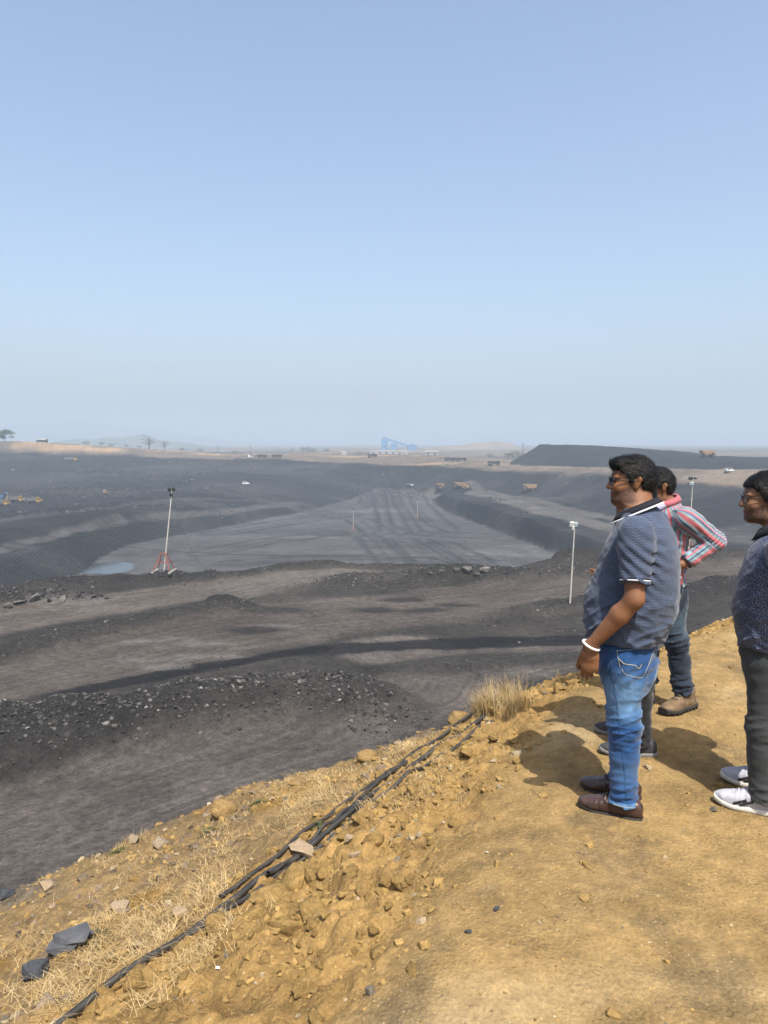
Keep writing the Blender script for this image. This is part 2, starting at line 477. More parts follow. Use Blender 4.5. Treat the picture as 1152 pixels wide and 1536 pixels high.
C = mixc(C, (0.15, 0.145, 0.14), ~I['near'] * (1 - bw) * sstep(0.42, 0.6, fbm(x * 0.5, y, 5, 4, 135, 0.8)) * sstep(0.0, 0.3, fbm(x * 0.3, y, 40, 2, 137)) * 0.5)
pit_me = mesh_np('ground', np.stack([x, y, z], -1), grid_faces(len(rr), len(ang)))
set_attr(pit_me, 'albedo', np.clip(C, 0.01, 0.8), 'FLOAT_COLOR')
set_attr(pit_me, 'acr', I['acr']); set_attr(pit_me, 'arc', I['arc']); set_attr(pit_me, 'road', I['road']); set_attr(pit_me, 'berm', I['berm'])
def chaikin(p, n_=3):
    for _ in range(n_):
        q = [p[0]]
        for a, b in zip(p[:-1], p[1:]): q += [(0.75 * a[0] + 0.25 * b[0], 0.75 * a[1] + 0.25 * b[1]), (0.25 * a[0] + 0.75 * b[0], 0.25 * a[1] + 0.75 * b[1])]
        p = q + [p[-1]]
    return p
# ribbed dozer-cut face on the left
ribd, riba, ribs, ribL = poly_dist(x + I['wx'] * 0.25, y + I['wy'] * 0.25, chaikin(P2(floor_edge)[:6]))
ribm = (1 - sstep(12, 17, ribd)) * (ribs > 0) * ~I['near'] * (z < -28.2) * (1 - sstep(0.86, 0.97, riba / ribL))
set_attr(pit_me, 'rib', ribm); set_attr(pit_me, 'ribc', ribd)
C = None

g = G('mine_ground')
oc = g.obj()
alb = g.attr('albedo', 'Color')
n1 = g.noise(1.6, 8, 0.65, oc)
n2 = g.noise(0.22, 6, 0.6, oc)
n3 = g.noise(9.0, 5, 0.7, oc)
v = g.math('MULTIPLY', g.ramp(n1, [(0.25, 0.55), (0.75, 1.40)]), g.ramp(n2, [(0.3, 0.85), (0.7, 1.15)]))
c = g.mix(1.0, alb, g.math('MULTIPLY', v, g.ramp(n3, [(0.3, 0.72), (0.7, 1.28)])), 'MULTIPLY')
st = g.noise(1.0, 5, 0.7, g.node('ShaderNodeCombineXYZ', {0: g.math('MULTIPLY', g.attr('acr'), 3.2), 1: g.math('MULTIPLY', g.attr('arc'), 0.12), 2: 0.0}).outputs[0])
c = g.mix(1.0, c, g.ramp(g.noise(4.2, 6, 0.75, oc), [(0.32, 0.70), (0.68, 1.30)]), 'MULTIPLY')
c = g.mix(g.attr('road'), c, g.mix(1.0, c, g.ramp(st, [(0.32, 0.78), (0.5, 1.0), (0.68, 1.22)]), 'MULTIPLY'))
# loose light and dark stones caught in the fines
vo = g.voro(1.1, oc, out='Color'); vd = g.voro(1.1, oc)
spk = g.math('MULTIPLY', g.ramp(vd, [(0.10, 1.0), (0.22, 0.0)]), g.ramp(g.node('ShaderNodeSeparateColor', {0: vo}).outputs[0], [(0.72, 0.0), (0.80, 0.55)]))
spk = g.math('MULTIPLY', spk, g.math('ADD', g.attr('berm'), 0.12))
c = g.mix(spk, c, (0.12, 0.115, 0.11))
rc = g.attr('ribc'); rn = g.math('ADD', g.math('MULTIPLY', rc, 9.0), g.math('MULTIPLY', g.noise(0.05, 4, 0.6, oc), 4.5))
rw = g.math('SINE', rn)
ribm_ = g.attr('rib')
c = g.mix(g.math('MULTIPLY', ribm_, g.ramp(rw, [(0.2, 0.0), (0.9, 0.6)])), c, (0.048, 0.048, 0.050))
hgt = g.math('ADD', g.math('MULTIPLY', n1, 0.6), g.math('MULTIPLY', n3, 0.25))
vr = g.voro(3.2, oc, 'SMOOTH_F1'); n4 = g.noise(4.2, 6, 0.75, oc)
lump_ = g.math('ADD', g.math('MULTIPLY', vr, -0.8), n4)
nb = g.bump(hgt, 0.9, 0.35)
nb = g.bump(lump_, g.math('SUBTRACT', 1.0, g.math('MULTIPLY', g.attr('road'), 0.72)), 0.22, nb)
nb = g.bump(st, g.math('MULTIPLY', g.attr('road'), 0.8), 0.16, nb)
nb = g.bump(g.math('MULTIPLY', rw, ribm_), 0.8, 0.5, nb)
ground_mat = g.done(c, 0.92, nb, None, 0.12)
ground = add('ground', pit_me, ground_mat, kind='structure')

# ------------------------------------------------------------------ the bank the people stand on
BN = Vector((-0.38, 0.925, 0)).normalized()
edge = [at3(*p) for p in [(-700, 1800, -2.6), (-300, 1480, -1.9), (-100, 1375, -1.55), (0, 1332, -1.4), (150, 1277, -1.25), (370, 1172, -1.0), (490, 1145, -0.85), (600, 1118, -0.66), (690, 1080, -0.46), (800, 1024, -0.2), (880, 1004, -0.12),
        (1000, 966, -0.05), (1100, 921, 0.02), (1250, 885, 0.05), (1500, 860, 0.05)]]
edge = [(-14.0, 1.5, -3.2)] + edge[1:] + [(14, 11.5, 0.0)]
flat = [(0.0, -8, 0.0), (-0.1, 0.5, 0)] + [at3(*p) for p in [(600, 1536, -0.01), (690, 1320, -0.01), (760, 1200, -0.015), (835, 1090, -0.02), (900, 1030, -0.03), (1000, 985, -0.0), (1090, 942, 0.02)]]
cabl = [(-2.3, -3.0, -0.75), at3(-80, 1660, -0.62)] + [at3(*p) for p in [(100, 1536, -0.55), (280, 1405, -0.52), (430, 1300, -0.47), (560, 1190, -0.42), (640, 1130, -0.38), (705, 1083, -0.32)]]
BL = [edge, flat, cabl,
      [(x + BN.x * 0.7, y + BN.y * 0.7, zz - 0.62) for x, y, zz in edge],
      [(x + BN.x * 18.0, y + BN.y * 18.0, -14.9) for x, y, zz in edge],
      [(x + BN.x * 30, y + BN.y * 30, -16.5) for x, y, zz in edge],
      [(-12, -9, -3.2), (-6, -9, -1.8), (0, -9, 0.02), (14, -9, 0.0), (14, 2, 0.0)],
      [(0.9, 2.0, 0), (1.3, 3.3, 0), (1.8, 4.2, 0), (2.8, 5.2, 0.0), (5, 3, 0)]]
bank_tin = TIN(BL, -30.0)
E2 = [(p[0], p[1]) for p in edge]; F2 = [(p[0], p[1]) for p in flat[1:]]; K2 = [(p[0], p[1]) for p in cabl]

def bank_height(x, y, full=False):
    x = np.asarray(x, float); y = np.asarray(y, float)
    # average a few samples so that the survey planes round off
    z = 0
    for dx, dy in ((0, 0), (0.13, 0), (-0.13, 0), (0, 0.13), (0, -0.13), (0.2, 0.2), (-0.2, -0.2), (0.2, -0.2), (-0.2, 0.2)):
        z = z + bank_tin(x + dx + 0.05 * fbm(x, y, 0.7, 3, 2), y + dy)
    z = z / 9
    df, af, sf, lf = poly_dist(x, y, F2)
    loose = sstep(-0.05, 0.35, np.where(sf > 0, df, -df) + 0.18 * fbm(x, y, 0.8, 3, 12))
    dk, ak, sk, lk = poly_dist(x, y, K2)
    scree = sstep(0.05, 0.3, np.where(sk > 0, dk, -dk) + 0.12 * fbm(x, y, 0.6, 3, 14))
    de, ae, se, le = poly_dist(x, y, E2)
    face = sstep(0.0, 0.8, np.where(se > 0, de, -de))
    l = loose * (1 - 0.55 * scree)
    lum = np.abs(fbm(x, y, 0.42, 4, 16)); fine = fbm(x, y, 0.07, 3, 18)
    z = z + l * (0.105 * (0.35 - lum) * 1.2 + 0.045 * np.abs(fbm(x, y, 0.13, 3, 22)) * 2 - 0.03) + (0.004 + 0.010 * loose + 0.006 * scree) * fine
    z = z + (1 - loose) * (0.02 * fbm(x, y, 1.6, 3, 24) + 0.009 * fbm(x, y, 0.28, 4, 25, 0.6))
    z = z + scree * 0.045 * fbm(x, y, 0.5, 4, 26) + face * 0.30 * fbm(x, y, 2.2, 4, 28)
    z = z - 0.05 * np.exp(-(dk / 0.10) ** 2) * np.where(ak < lk, 1, 1)
    if not full: return z
    return z, loose, scree, face, lum, fine

def bh(x, y):
    return float(bank_height(np.array([float(x)]), np.array([float(y)]))[0])

def dense(a, b, step, lo, hi, grow):
    v = list(np.arange(a, b + step * 0.5, step)); s = step
    while v[-1] < hi: s *= grow; v.append(v[-1] + s)
    s = step
    while v[0] > lo: s *= grow; v.insert(0, v[0] - s)
    return np.array(v)
gx = dense(-3.4, 4.6, 0.0185, -34, 40, 1.10)
gy = dense(1.7, 7.6, 0.0185, -10, 46, 1.10)
GX, GY = np.meshgrid(gx, gy)
BZ, loose, scree, face, lum, fine = bank_height(GX, GY, True)
n = GX.size
bx, by = GX.ravel(), GY.ravel()
lo_, sc_, fa_ = loose.ravel(), scree.ravel(), face.ravel()
C = np.tile(np.array((0.289, 0.194, 0.082)), (n, 1))                    # trodden pale ochre
C = mixc(C, (0.367, 0.274, 0.147), (1 - lo_) * sstep(-0.1, 0.5, fbm(bx, by, 0.9, 4, 111)) * 0.8)
C = mixc(C, (0.140, 0.105, 0.061), (1 - lo_) * sstep(0.10, 0.45, fbm(bx + 3, by, 0.45, 6, 113, 0.72)) * 0.55)
C = mixc(C, (0.289, 0.182, 0.067), lo_ * 0.85)
C = mixc(C, (0.190, 0.119, 0.047), lo_ * sstep(-0.1, 0.45, fbm(bx, by, 0.5, 4, 115)) * 0.6)
C = mixc(C, (0.185, 0.131, 0.069), sc_ * 0.75)
C = mixc(C, (0.106, 0.092, 0.074), sc_ * sstep(0.05, 0.45, fbm(bx, by, 0.8, 4, 117)) * 0.8)
C = mixc(C, (0.244, 0.139, 0.036), sc_ * sstep(0.2, 0.5, fbm(bx - 5, by, 0.7, 4, 119)) * 0.8)
C = mixc(C, (0.092, 0.083, 0.069), fa_ * 0.6)
C *= (1 + 0.34 * fbm(bx, by, 0.10, 4, 121, 0.8) + 0.20 * fbm(bx, by, 0.35, 3, 123))[:, None]
bank_me = mesh_np('earth_bank', np.stack([bx, by, BZ.ravel()], -1), grid_faces(len(gy), len(gx)))
set_attr(bank_me, 'albedo', np.clip(C, 0.01, 0.8), 'FLOAT_COLOR')
set_attr(bank_me, 'loose', lo_)
g = G('ochre_earth')
oc = g.obj()
n1 = g.noise(14, 8, 0.7, oc); n2 = g.noise(70, 5, 0.7, oc); n3 = g.noise(220, 3, 0.6, oc)
k = g.math('MULTIPLY', g.ramp(n1, [(0.25, 0.66), (0.75, 1.30)]), g.ramp(n2, [(0.25, 0.70), (0.75, 1.28)]))
c = g.mix(1.0, g.attr('albedo', 'Color'), k, 'MULTIPLY')
def specks(g, c, scale, lo, hi, colr, thr):
    vc = g.node('ShaderNodeSeparateColor', {0: g.voro(scale, oc, out='Color')})
    m = g.math('MULTIPLY', g.ramp(g.voro(scale, oc), [(lo, 1.0), (hi, 0.0)]), g.ramp(vc.outputs[0], [(thr, 0.0), (thr + 0.03, 0.9)]))
    return g.mix(m, c, colr)
c = specks(g, c, 62, 0.18, 0.30, (0.40, 0.31, 0.185), 0.88)
c = specks(g, c, 95, 0.18, 0.32, (0.38, 0.245, 0.085), 0.84)
c = specks(g, c, 48, 0.14, 0.26, (0.10, 0.085, 0.07), 0.90)
h = g.math('ADD', g.math('MULTIPLY', n2, 0.7), g.math('MULTIPLY', n3, 0.3))
h = g.math('ADD', h, g.math('MULTIPLY', g.voro(55, oc), -0.5))
nb = g.bump(n1, 0.45, 0.03); nb = g.bump(h, g.ramp(g.noise(3.5, 4, 0.6, oc), [(0.35, 0.25), (0.65, 1.0)]), 0.016, nb)
bank_mat = g.done(c, 0.95, nb, None, 0.10)
bank = add('earth_bank', bank_me, bank_mat, kind='structure')
C = None

def _bil(gx, gy, Z, x, y):
    x = np.atleast_1d(np.asarray(x, float)); y = np.atleast_1d(np.asarray(y, float))
    i = np.clip(np.searchsorted(gx, x) - 1, 0, len(gx) - 2); j = np.clip(np.searchsorted(gy, y) - 1, 0, len(gy) - 2)
    fx = np.clip((x - gx[i]) / (gx[i + 1] - gx[i]), 0, 1); fy = np.clip((y - gy[j]) / (gy[j + 1] - gy[j]), 0, 1)
    return (Z[j, i] * (1 - fx) + Z[j, i + 1] * fx) * (1 - fy) + (Z[j + 1, i] * (1 - fx) + Z[j + 1, i + 1] * fx) * fy
def bz(x, y): return _bil(gx, gy, BZ, x, y)
def pz(x, y):
    x = np.atleast_1d(np.asarray(x, float)); y = np.atleast_1d(np.asarray(y, float))
    return _bil(ang, rr, Z, np.arctan2(x, y), np.hypot(x, y))
def hit(u, v, surf, t0=1.2, t1=12.0, steps=900):
    """where the line of sight through a pixel of the photo meets a surface"""
    dx, dy = (u - 576) / FPX, (768 - v) / FPX
    c, s = math.cos(PITCH), math.sin(PITCH)
    d = np.array((dx, c + dy * s, -s + dy * c))
    t = np.geomspace(t0, t1, steps)
    P = np.array((0, 0, CAMZ)) + t[:, None] * d
    below = P[:, 2] < surf(P[:, 0], P[:, 1])
    k = int(np.argmax(below)) if below.any() else steps - 1
    x, y = P[k, 0], P[k, 1]
    return Vector((x, y, float(surf(x, y)[0])))
def bank_at(u, v): return hit(u, v, bz)
def pit_at(u, v): return hit(u, v, pz, 20, 1500, 3000)

# ------------------------------------------------------------------ stones, clods, straw and cables on the bank
def hull_rock(seed, n=26, sq=(1, 1, 1), flat=0.0):
    r = np.random.default_rng(seed)
    P = r.normal(size=(n, 3)); P /= np.linalg.norm(P, axis=1)[:, None]
    P *= (0.75 + 0.35 * r.random((n, 1)))
    P = np.sign(P) * np.abs(P) ** 0.8
    P *= np.array(sq)
    if flat: P[:, 2] = np.clip(P[:, 2], -9, flat * sq[2])
    bm = bmesh.new()
    vs = [bm.verts.new(p) for p in P]
    h = bmesh.ops.convex_hull(bm, input=vs)
    for v in [v for v in bm.verts if not v.link_faces]: bm.verts.remove(v)
    bmesh.ops.triangulate(bm, faces=bm.faces[:])
    return bm
def bm_np(bm):
    bm.verts.index_update()
    V = np.array([v.co[:] for v in bm.verts]); F = np.array([[v.index for v in f.verts] for f in bm.faces])
    bm.free(); return V, F
def lump(seed, sub=3, amp=0.28, freq=1.6, crag=0.15):
    bm = bmesh.new(); bmesh.ops.create_icosphere(bm, subdivisions=sub, radius=1.0)
    V, F = bm_np(bm)
    d = amp * vnoise3(V * freq + seed * 7.7, seed) + crag * np.abs(vnoise3(V * freq * 2.7 + seed, seed + 3)) + 0.06 * vnoise3(V * 9 + seed, seed + 5)
    return V * (1 + d)[:, None], F
ROCKS = [bm_np(hull_rock(s, 18 + s % 9, (1, 0.8, 0.6))) for s in range(14)]
def crumb(seed, cuts=1, amp=0.10):
    bm = hull_rock(seed, 20, (1, 0.85, 0.7)); bmesh.ops.subdivide_edges(bm, edges=bm.edges[:], cuts=cuts, use_grid_fill=True); bmesh.ops.triangulate(bm, faces=bm.faces[:])
    V, F = bm_np(bm); V = V * (1 + amp * vnoise3(V * 3.1 + seed, seed) + amp * 0.8 * vnoise3(V * 7.3 + seed, seed + 1))[:, None]
    return V, F

LOROCKS = [bm_np(hull_rock(s + 300, 10 + s % 3, (1, 0.8, 0.65))) for s in range(16)]
def rotm(r):
    q = r.normal(size=4); q /= np.linalg.norm(q); w, a, b, c = q
    return np.array([[1 - 2 * (b * b + c * c), 2 * (a * b - c * w), 2 * (a * c + b * w)], [2 * (a * b + c * w), 1 - 2 * (a * a + c * c), 2 * (b * c - a * w)], [2 * (a * c - b * w), 2 * (b * c + a * w), 1 - 2 * (a * a + b * b)]])
def scatter(name, kinds, P, S, cols, mat, smooth=False, seed=1):
    r = np.random.default_rng(seed); Vs, Fs, Cs = [], [], []; b = 0
    for p, s, c in zip(P, S, cols):
        V, F = kinds[r.integers(len(kinds))]
        Vs.append((V @ rotm(r).T) * s * np.array((1, 1, 0.8)) + p); Fs.append(F + b); b += len(V)
        Cs.append(np.tile(c, (len(V), 1)))
    me = mesh_np(name, np.vstack(Vs), np.vstack(Fs), smooth)
    set_attr(me, 'albedo', np.vstack(Cs), 'FLOAT_COLOR')
    return add(name, me, mat, kind='stuff')

def stone_mat(name, c=None, var=0.3, scale=6, rough=0.9, bump=0.5, dist=0.012):
    g = G(name); oc = g.obj()
    f = g.noise(scale, 8, 0.68, oc); f2 = g.noise(scale * 0.35, 4, 0.5, oc)
    base = g.attr('albedo', 'Color') if c is None else c
    k = g.math('MULTIPLY', g.ramp(f, [(0.25, 1 - var * 1.5), (0.75, 1 + var)]), g.ramp(f2, [(0.3, 0.85), (0.7, 1.12)]))
    return g.done(g.mix(1.0, base, k, 'MULTIPLY'), rough, g.bump(f, bump, dist), None, 0.15)
M_rubble = stone_mat('coal_rubble', None, 0.3, 3, dist=0.08)
M_gravel = stone_mat('bank_gravel', None, 0.30, 60, 0.95, 0.8, 0.006)
M_clod = stone_mat('soil_clod', (0.295, 0.192, 0.070), 0.35, 4, 0.97, 1.0, 0.014)
M_slate = stone_mat('grey_shale', (0.10, 0.105, 0.115), 0.35, 7, 0.75)
M_dark = stone_mat('dark_shale', (0.055, 0.06, 0.068), 0.3, 7, 0.75)
M_pale = stone_mat('pale_sandstone', (0.33, 0.25, 0.165), 0.3, 6, 0.9)
M_buff = stone_mat('buff_stone', (0.27, 0.215, 0.15), 0.35, 6, 0.9)
M_och = stone_mat('ochre_stone', (0.27, 0.18, 0.075), 0.4, 6, 0.9)

def solid(name, VF, mat, smooth, **kw):
    me = mesh_np(name, VF[0], VF[1], smooth)
    return add(name, me, mat, **kw)

# rubble on the berms of the pit, by eye most of it is fist to football size
r = np.random.default_rng(21)
def berm_pts(n, pts, hw, bias=0.0):
    P = np.array(pts); seg = np.hypot(*(P[1:] - P[:-1]).T); cum = np.concatenate([[0], np.cumsum(seg)])
    s = r.random(n) * cum[-1]; i = np.clip(np.searchsorted(cum, s) - 1, 0, len(seg) - 1); t = (s - cum[i]) / seg[i]
    c = P[i] + (P[i + 1] - P[i]) * t[:, None]
    o = r.normal(size=(n, 2)) * hw
    return c + o + np.array((0, -bias))
def greys(n, lo=0.024, hi=0.11, pale=0.09):
    k = lo + (hi - lo) * r.random(n) ** 2.2
    k = np.where(r.random(n) < pale, k * 2.2, k)
    t = r.random(n)
    return np.stack([k * (1.03 + 0.05 * t), k, k * (1.0 - 0.07 * t)], -1)
PTS, SZ = [], []
for (pts, h, hw, ro), cnt, smax in zip(BERMS, (9000, 3000, 1800, 1600, 1200, 3600, 1600, 900, 1600, 800, 300, 200), (0.21, 0.16, 0.36, 0.30, 0.22, 0.27, 0.27, 0.26, 0.2, 0.2, 0.12, 0.12)):
    p = berm_pts(cnt, pts, hw * (0.30 if cnt > 5000 else 0.48), 0.5 if cnt > 5000 else 0)
    PTS.append(p); SZ.append(smax * (0.12 + 0.88 * r.random(cnt) ** 7))
p = np.stack([r.uniform(-45, 45, 5000), r.uniform(24, 105, 5000)], -1); PTS.append(p); SZ.append(0.03 + 0.16 * r.random(5000) ** 5)
PTS = np.vstack(PTS); SZ = np.concatenate(SZ)
keep = np.hypot(PTS[:, 0], PTS[:, 1]) > 25
PTS, SZ = PTS[keep], SZ[keep]
rd_ = np.min([poly_dist(PTS[:, 0], PTS[:, 1], q_[0])[0] / q_[1] for q_ in ROADS], 0)
bd_ = np.min([poly_dist(PTS[:, 0], PTS[:, 1], q_[0])[0] / q_[2] for q_ in BERMS], 0)
keep = (rd_ > 0.8) | (bd_ < 0.55) | ((r.random(len(SZ)) < 0.10) & (SZ < 0.09)); PTS, SZ = PTS[keep], SZ[keep]
zz = pz(PTS[:, 0], PTS[:, 1])
scatter('rubble', LOROCKS, np.column_stack([PTS, zz + SZ * 0.12]), SZ, greys(len(SZ)), M_rubble, seed=5)
# coarse blasted rock strewn over the far benches
fp = np.column_stack([r.uniform(-270, 60, 60000), r.uniform(225, 585, 60000)])
ff = fbm(fp[:, 0] * 0.35, fp[:, 1], 26, 4, 151); fz = pz(fp[:, 0], fp[:, 1])
fk = (ff > 0.16) & (fz > -31.5) & (np.abs(fp[:, 0]) < fp[:, 1] * 0.56) & (fz < -9); fp, fz = fp[fk][:6500], fz[fk][:6500]
fs = 0.22 + 0.75 * r.random(len(fp)) ** 5
scatter('blasted_rock', LOROCKS, np.column_stack([fp, fz + fs * 0.15]), fs, greys(len(fp), 0.02, 0.10, 0.12), M_rubble, seed=15)
# single boulders that stand out on the rubble bank beside the near road
rock_mes = []
for i, VF in enumerate(ROCKS):
    rock_mes.append(mesh_np('boulder', VF[0], VF[1], False))
M_boul = [stone_mat('boulder_%s' % k, c, 0.35, 3, dist=0.05) for k, c in (('grey', (0.075, 0.071, 0.067)), ('dark', (0.04, 0.038, 0.038)), ('pale', (0.15, 0.14, 0.13)))]
BOULD = [(428, 1072, .34), (412, 1040, .4), (352, 1038, .38), (300, 1102, .24), (199, 1069, .3), (140, 1102, .24), (101, 1078, .34), (165, 1070, .32), (340, 1025, .35), (385, 1026, .45), (442, 1030, .4), (456, 1018, .36),
         (470, 1038, .3), (250, 1050, .34), (270, 1066, .3), (225, 1052, .28), (60, 1085, .3), (30, 1110, .28), (75, 1115, .22), (120, 1065, .4), (150, 1058, .45), (310, 1060, .3), (330, 1080, .26), (370, 1060, .32),
         (400, 1068, .3), (345, 1012, .3), (420, 1012, .34), (490, 1020, .32), (180, 1090, .24), (20, 1075, .32), (285, 1040, .3), (230, 1085, .22), (130, 1130, .22), (205, 1110, .2), (90, 1140, .2), (360, 1095, .22), (450, 1055, .24), (500, 1045, .2)]
bg_ = 'boulders on the rubble bank beside the near road'
for i, (u, v, s) in enumerate(BOULD):
    q = pit_at(u, v)
    me = rock_mes[i % 14].copy(); me.materials.append(M_boul[(0, 1, 0, 2, 0, 1)[i % 6]])
    if i == 0: lab = 'squarish grey boulder low on the rubble bank, nearest the road bend'
    else: lab = 'angular grey boulder among the rubble of the bank between the two roads'
    add('boulder', me, None, label=lab, cat='boulder', group=bg_ if i else None, loc=q + Vector((0, 0, s * 0.12)), rot=(r.random() * 6, r.random() * 6, r.random() * 6), scale=s * 0.58)
for i, (u, v, s) in enumerate([(727, 853, .75), (700, 853, .8), (685, 852, .5), (662, 855, .5), (715, 858, .45), (645, 856, .35), (610, 858, .3)]):
    q = pit_at(u, v + 6)
    me = rock_mes[(i * 3 + 2) % 14].copy(); me.materials.append(M_boul[2 if i < 2 else 0])
    add('boulder', me, None, cat='boulder', group='pale blocks along the edge of the near bench' if i > 1 else None,
        label=('large pale block at the right end of the row along the bench edge', 'pale block second from the right along the bench edge')[i] if i < 2 else '%s grey block from the right along the bench edge above the pit floor' % ('third', 'fifth', 'fourth', 'sixth', 'seventh')[i - 2],
        loc=q + Vector((0, 0, s * 0.4)), rot=(r.random() * 6, 0.2, r.random() * 6), scale=s)
for i, (u, v, s) in enumerate([(30, 905, .7), (52, 903, .8), (75, 902, .6), (118, 893, .6), (12, 912, .6), (95, 900, .5), (140, 897, .5), (62, 893, .5)]):
    q = pit_at(u, v)
    me = rock_mes[(i * 5 + 1) % 14].copy(); me.materials.append(M_boul[(2, 2, 0, 1)[i % 4]])
    add('boulder', me, None, cat='boulder', group='blocks of the rock heap beside the pale flat at the left',
        label='%s block in the rock heap on the near bench at the left border' % ('second', 'third', 'fifth', 'seventh', 'leftmost', 'sixth', 'rightmost', 'fourth')[i], loc=q + Vector((0, 0, s * 0.25)), rot=(r.random(), r.random(), r.random() * 6), scale=(s * 1.0, s * 0.8, s * 0.5))

# gravel and small clods over the bank
def on_bank(n, lo, hi, want, seed):
    rg = np.random.default_rng(seed)
    P = np.column_stack([rg.uniform(-3.3, 4.4, n), rg.uniform(1.75, 7.4, n)])
    w = want(P[:, 0], P[:, 1]); P = P[rg.random(n) < w]
    S = lo + (hi - lo) * rg.random(len(P)) ** 4
    return P, S
def _zone(x, y):
    x = np.asarray(x); y = np.asarray(y)
    df, af, sf, lf = poly_dist(x, y, F2); t = np.where(sf > 0, df, -df)
    dk, ak, sk, lk = poly_dist(x, y, K2); k = np.where(sk > 0, dk, -dk)
    return sstep(-0.1, 0.35, t), sstep(0, 0.3, k)
def loosew(x, y):
    l, s = _zone(x, y)
    return l * (1 - 0.6 * s) * sstep(-0.5, 0.4, fbm(x, y, 0.5, 3, 77)) + 0.03
P1, S1 = on_bank(44000, 0.004, 0.036, loosew, 31)
def soilc(n, rg):
    a = np.array((0.30, 0.197, 0.072)); k = rg.uniform(0.75, 1.2, (n, 1)); c = a * k
    m = rg.random(n)
    c[m < 0.10] = np.array((0.34, 0.27, 0.17)) * k[m < 0.10]
    c[m > 0.97] = np.array((0.16, 0.14, 0.11)) * k[m > 0.97]
    return c
scatter('soil_crumbs', [bm_np(hull_rock(s + 140, 13, (1, 0.85, 0.7))) for s in range(12)], np.column_stack([P1, bz(P1[:, 0], P1[:, 1]) + S1 * 0.05]), S1, soilc(len(P1), r), M_gravel, False, 6)
P2_, S2 = on_bank(22000, 0.0025, 0.009, lambda x, y: 0.75 - 0.3 * _zone(x, y)[0], 33)
scatter('gravel', LOROCKS, np.column_stack([P2_, bz(P2_[:, 0], P2_[:, 1]) + S2 * 0.2]), S2, soilc(len(P2_), r) * r.uniform(0.8, 1.5, (len(P2_), 1)), M_gravel, False, 8)
P3, S3 = on_bank(14000, 0.006, 0.062, lambda x, y: 0.5 * _zone(x, y)[1] * (fbm(x, y, 0.6, 3, 79) > -0.1), 35)
c3 = greys(len(P3), 0.09, 0.20, 0.05) * np.array((1.28, 1.02, 0.74))
scatter('shale_chips', LOROCKS, np.column_stack([P3, bz(P3[:, 0], P3[:, 1]) - S3 * 0.15]), S3, c3, M_gravel, False, 10)

# single clods one can pick out on the loose slope
clod_me = [mesh_np('soil_clod', *crumb(s + 60, 2, 0.15), True) for s in range(9)]
for m in clod_me: m.materials.append(M_clod)
rg = np.random.default_rng(41)
cl = [(700, 1075, .085), (640, 1068 + 60, .07), (760, 1050, .06), (735, 1072, .10), (640, 1155, .06), (572, 1165, .05), (470, 1315, .06), (440, 1325, .11), (410, 1345, .12), (380, 1375, .09), (495, 1310, .07), (330, 1385, .075),
      (270, 1420, .05), (430, 1395, .10), (470, 1370, .08), (160, 1490, .07), (205, 1475, .06), (520, 1290, .05), (560, 1260, .07), (600, 1230, .06), (620, 1190, .08), (660, 1165, .07), (700, 1130, .06), (740, 1110, .05), (790, 1075, .07),
      (840, 1035, .07), (860, 1025, .06), (815, 1040, .06), (510, 1215, .06), (535, 1230, .05), (595, 1195, .05), (690, 1100, .07)]
while len(cl) < 130:
    u, v = rg.uniform(60, 860), rg.uniform(1030, 1530)
    q = bank_at(u, v); l, s = _zone(np.array([q.x]), np.array([q.y]))
    if rg.random() < float(l[0] * (1 - 0.8 * s[0])) ** 1.5: cl.append((u, v, 0.018 + 0.035 * rg.random() ** 2.5))
for i, (u, v, s) in enumerate(cl):
    q = bank_at(u, v)
    add('soil_clod', clod_me[i % 9], None, label='crumbly ochre clod lying loose on the slope above the cables', cat='clod', group='loose soil clods on the slope',
        loc=q + Vector((0, 0, -s * 0.05)), rot=(rg.random() * 0.8, rg.random() * 0.8, rg.random() * 6), scale=(s * 1.05, s * 0.9, s * 0.7))

# named stones
def stone(u, v, size, mat, label, seed, rot=(0, 0, 0), lift=0.3, kind='hull', sub=3, **kw):
    q = bank_at(u, v)
    VF = bm_np(hull_rock(seed, 16)) if kind == 'hull' else lump(seed, sub, 0.25, 1.3, 0.3)
    return solid('stone', VF, mat, kind != 'hull', label=label, cat='stone', loc=q + Vector((0, 0, size[2] * lift)), rot=rot, scale=size, **kw)
stone(455, 1283, (0.085, 0.05, 0.042), M_pale, 'pale pinkish stone resting across the black cables', 61, (0.2, 0.1, -0.4), 0.6)
stone(270, 1372, (0.05, 0.035, 0.03), M_pale, 'small pale stone on the loose slope beside the single cable', 71, (0, 0, 0.4))
stone(335, 1222, (0.085, 0.07, 0.065), M_och, 'ochre boulder with dark underside below the edge boulder', 63, (0.3, 0.5, 0.2), 0.4, 'lump')
stone(372, 1178, (0.16, 0.13, 0.15), M_buff, 'craggy buff boulder standing highest on the bank edge', 64, (0.1, 0.2, 0.6), 0.35, 'lump')
stone(272, 1218, (0.11, 0.09, 0.09), M_buff, 'rough buff rock on the bank edge left of the craggy boulder', 65, (0.3, 0.1, 0.9), 0.35, 'lump')
stone(490, 1140, (0.075, 0.06, 0.07), M_buff, 'pale rock at the left end of the stone row on the edge', 66, (0.2, 0.4, 0.2), 0.3, 'lump')
stone(515, 1138, (0.095, 0.07, 0.06), M_buff, 'broad pale rock in the middle of the stone row on the edge', 67, (0.1, 0.1, 1.2), 0.3, 'lump')
stone(550, 1140, (0.07, 0.055, 0.045), M_och, 'low rock at the right end of the stone row on the edge', 68, (0.3, 0.1, 0.2), 0.3, 'lump')
stone(686, 1082, (0.075, 0.06, 0.06), M_och, 'ochre rock at the foot of the dry grass tuft', 69, (0.3, 0.1, 0.2), 0.3, 'lump')
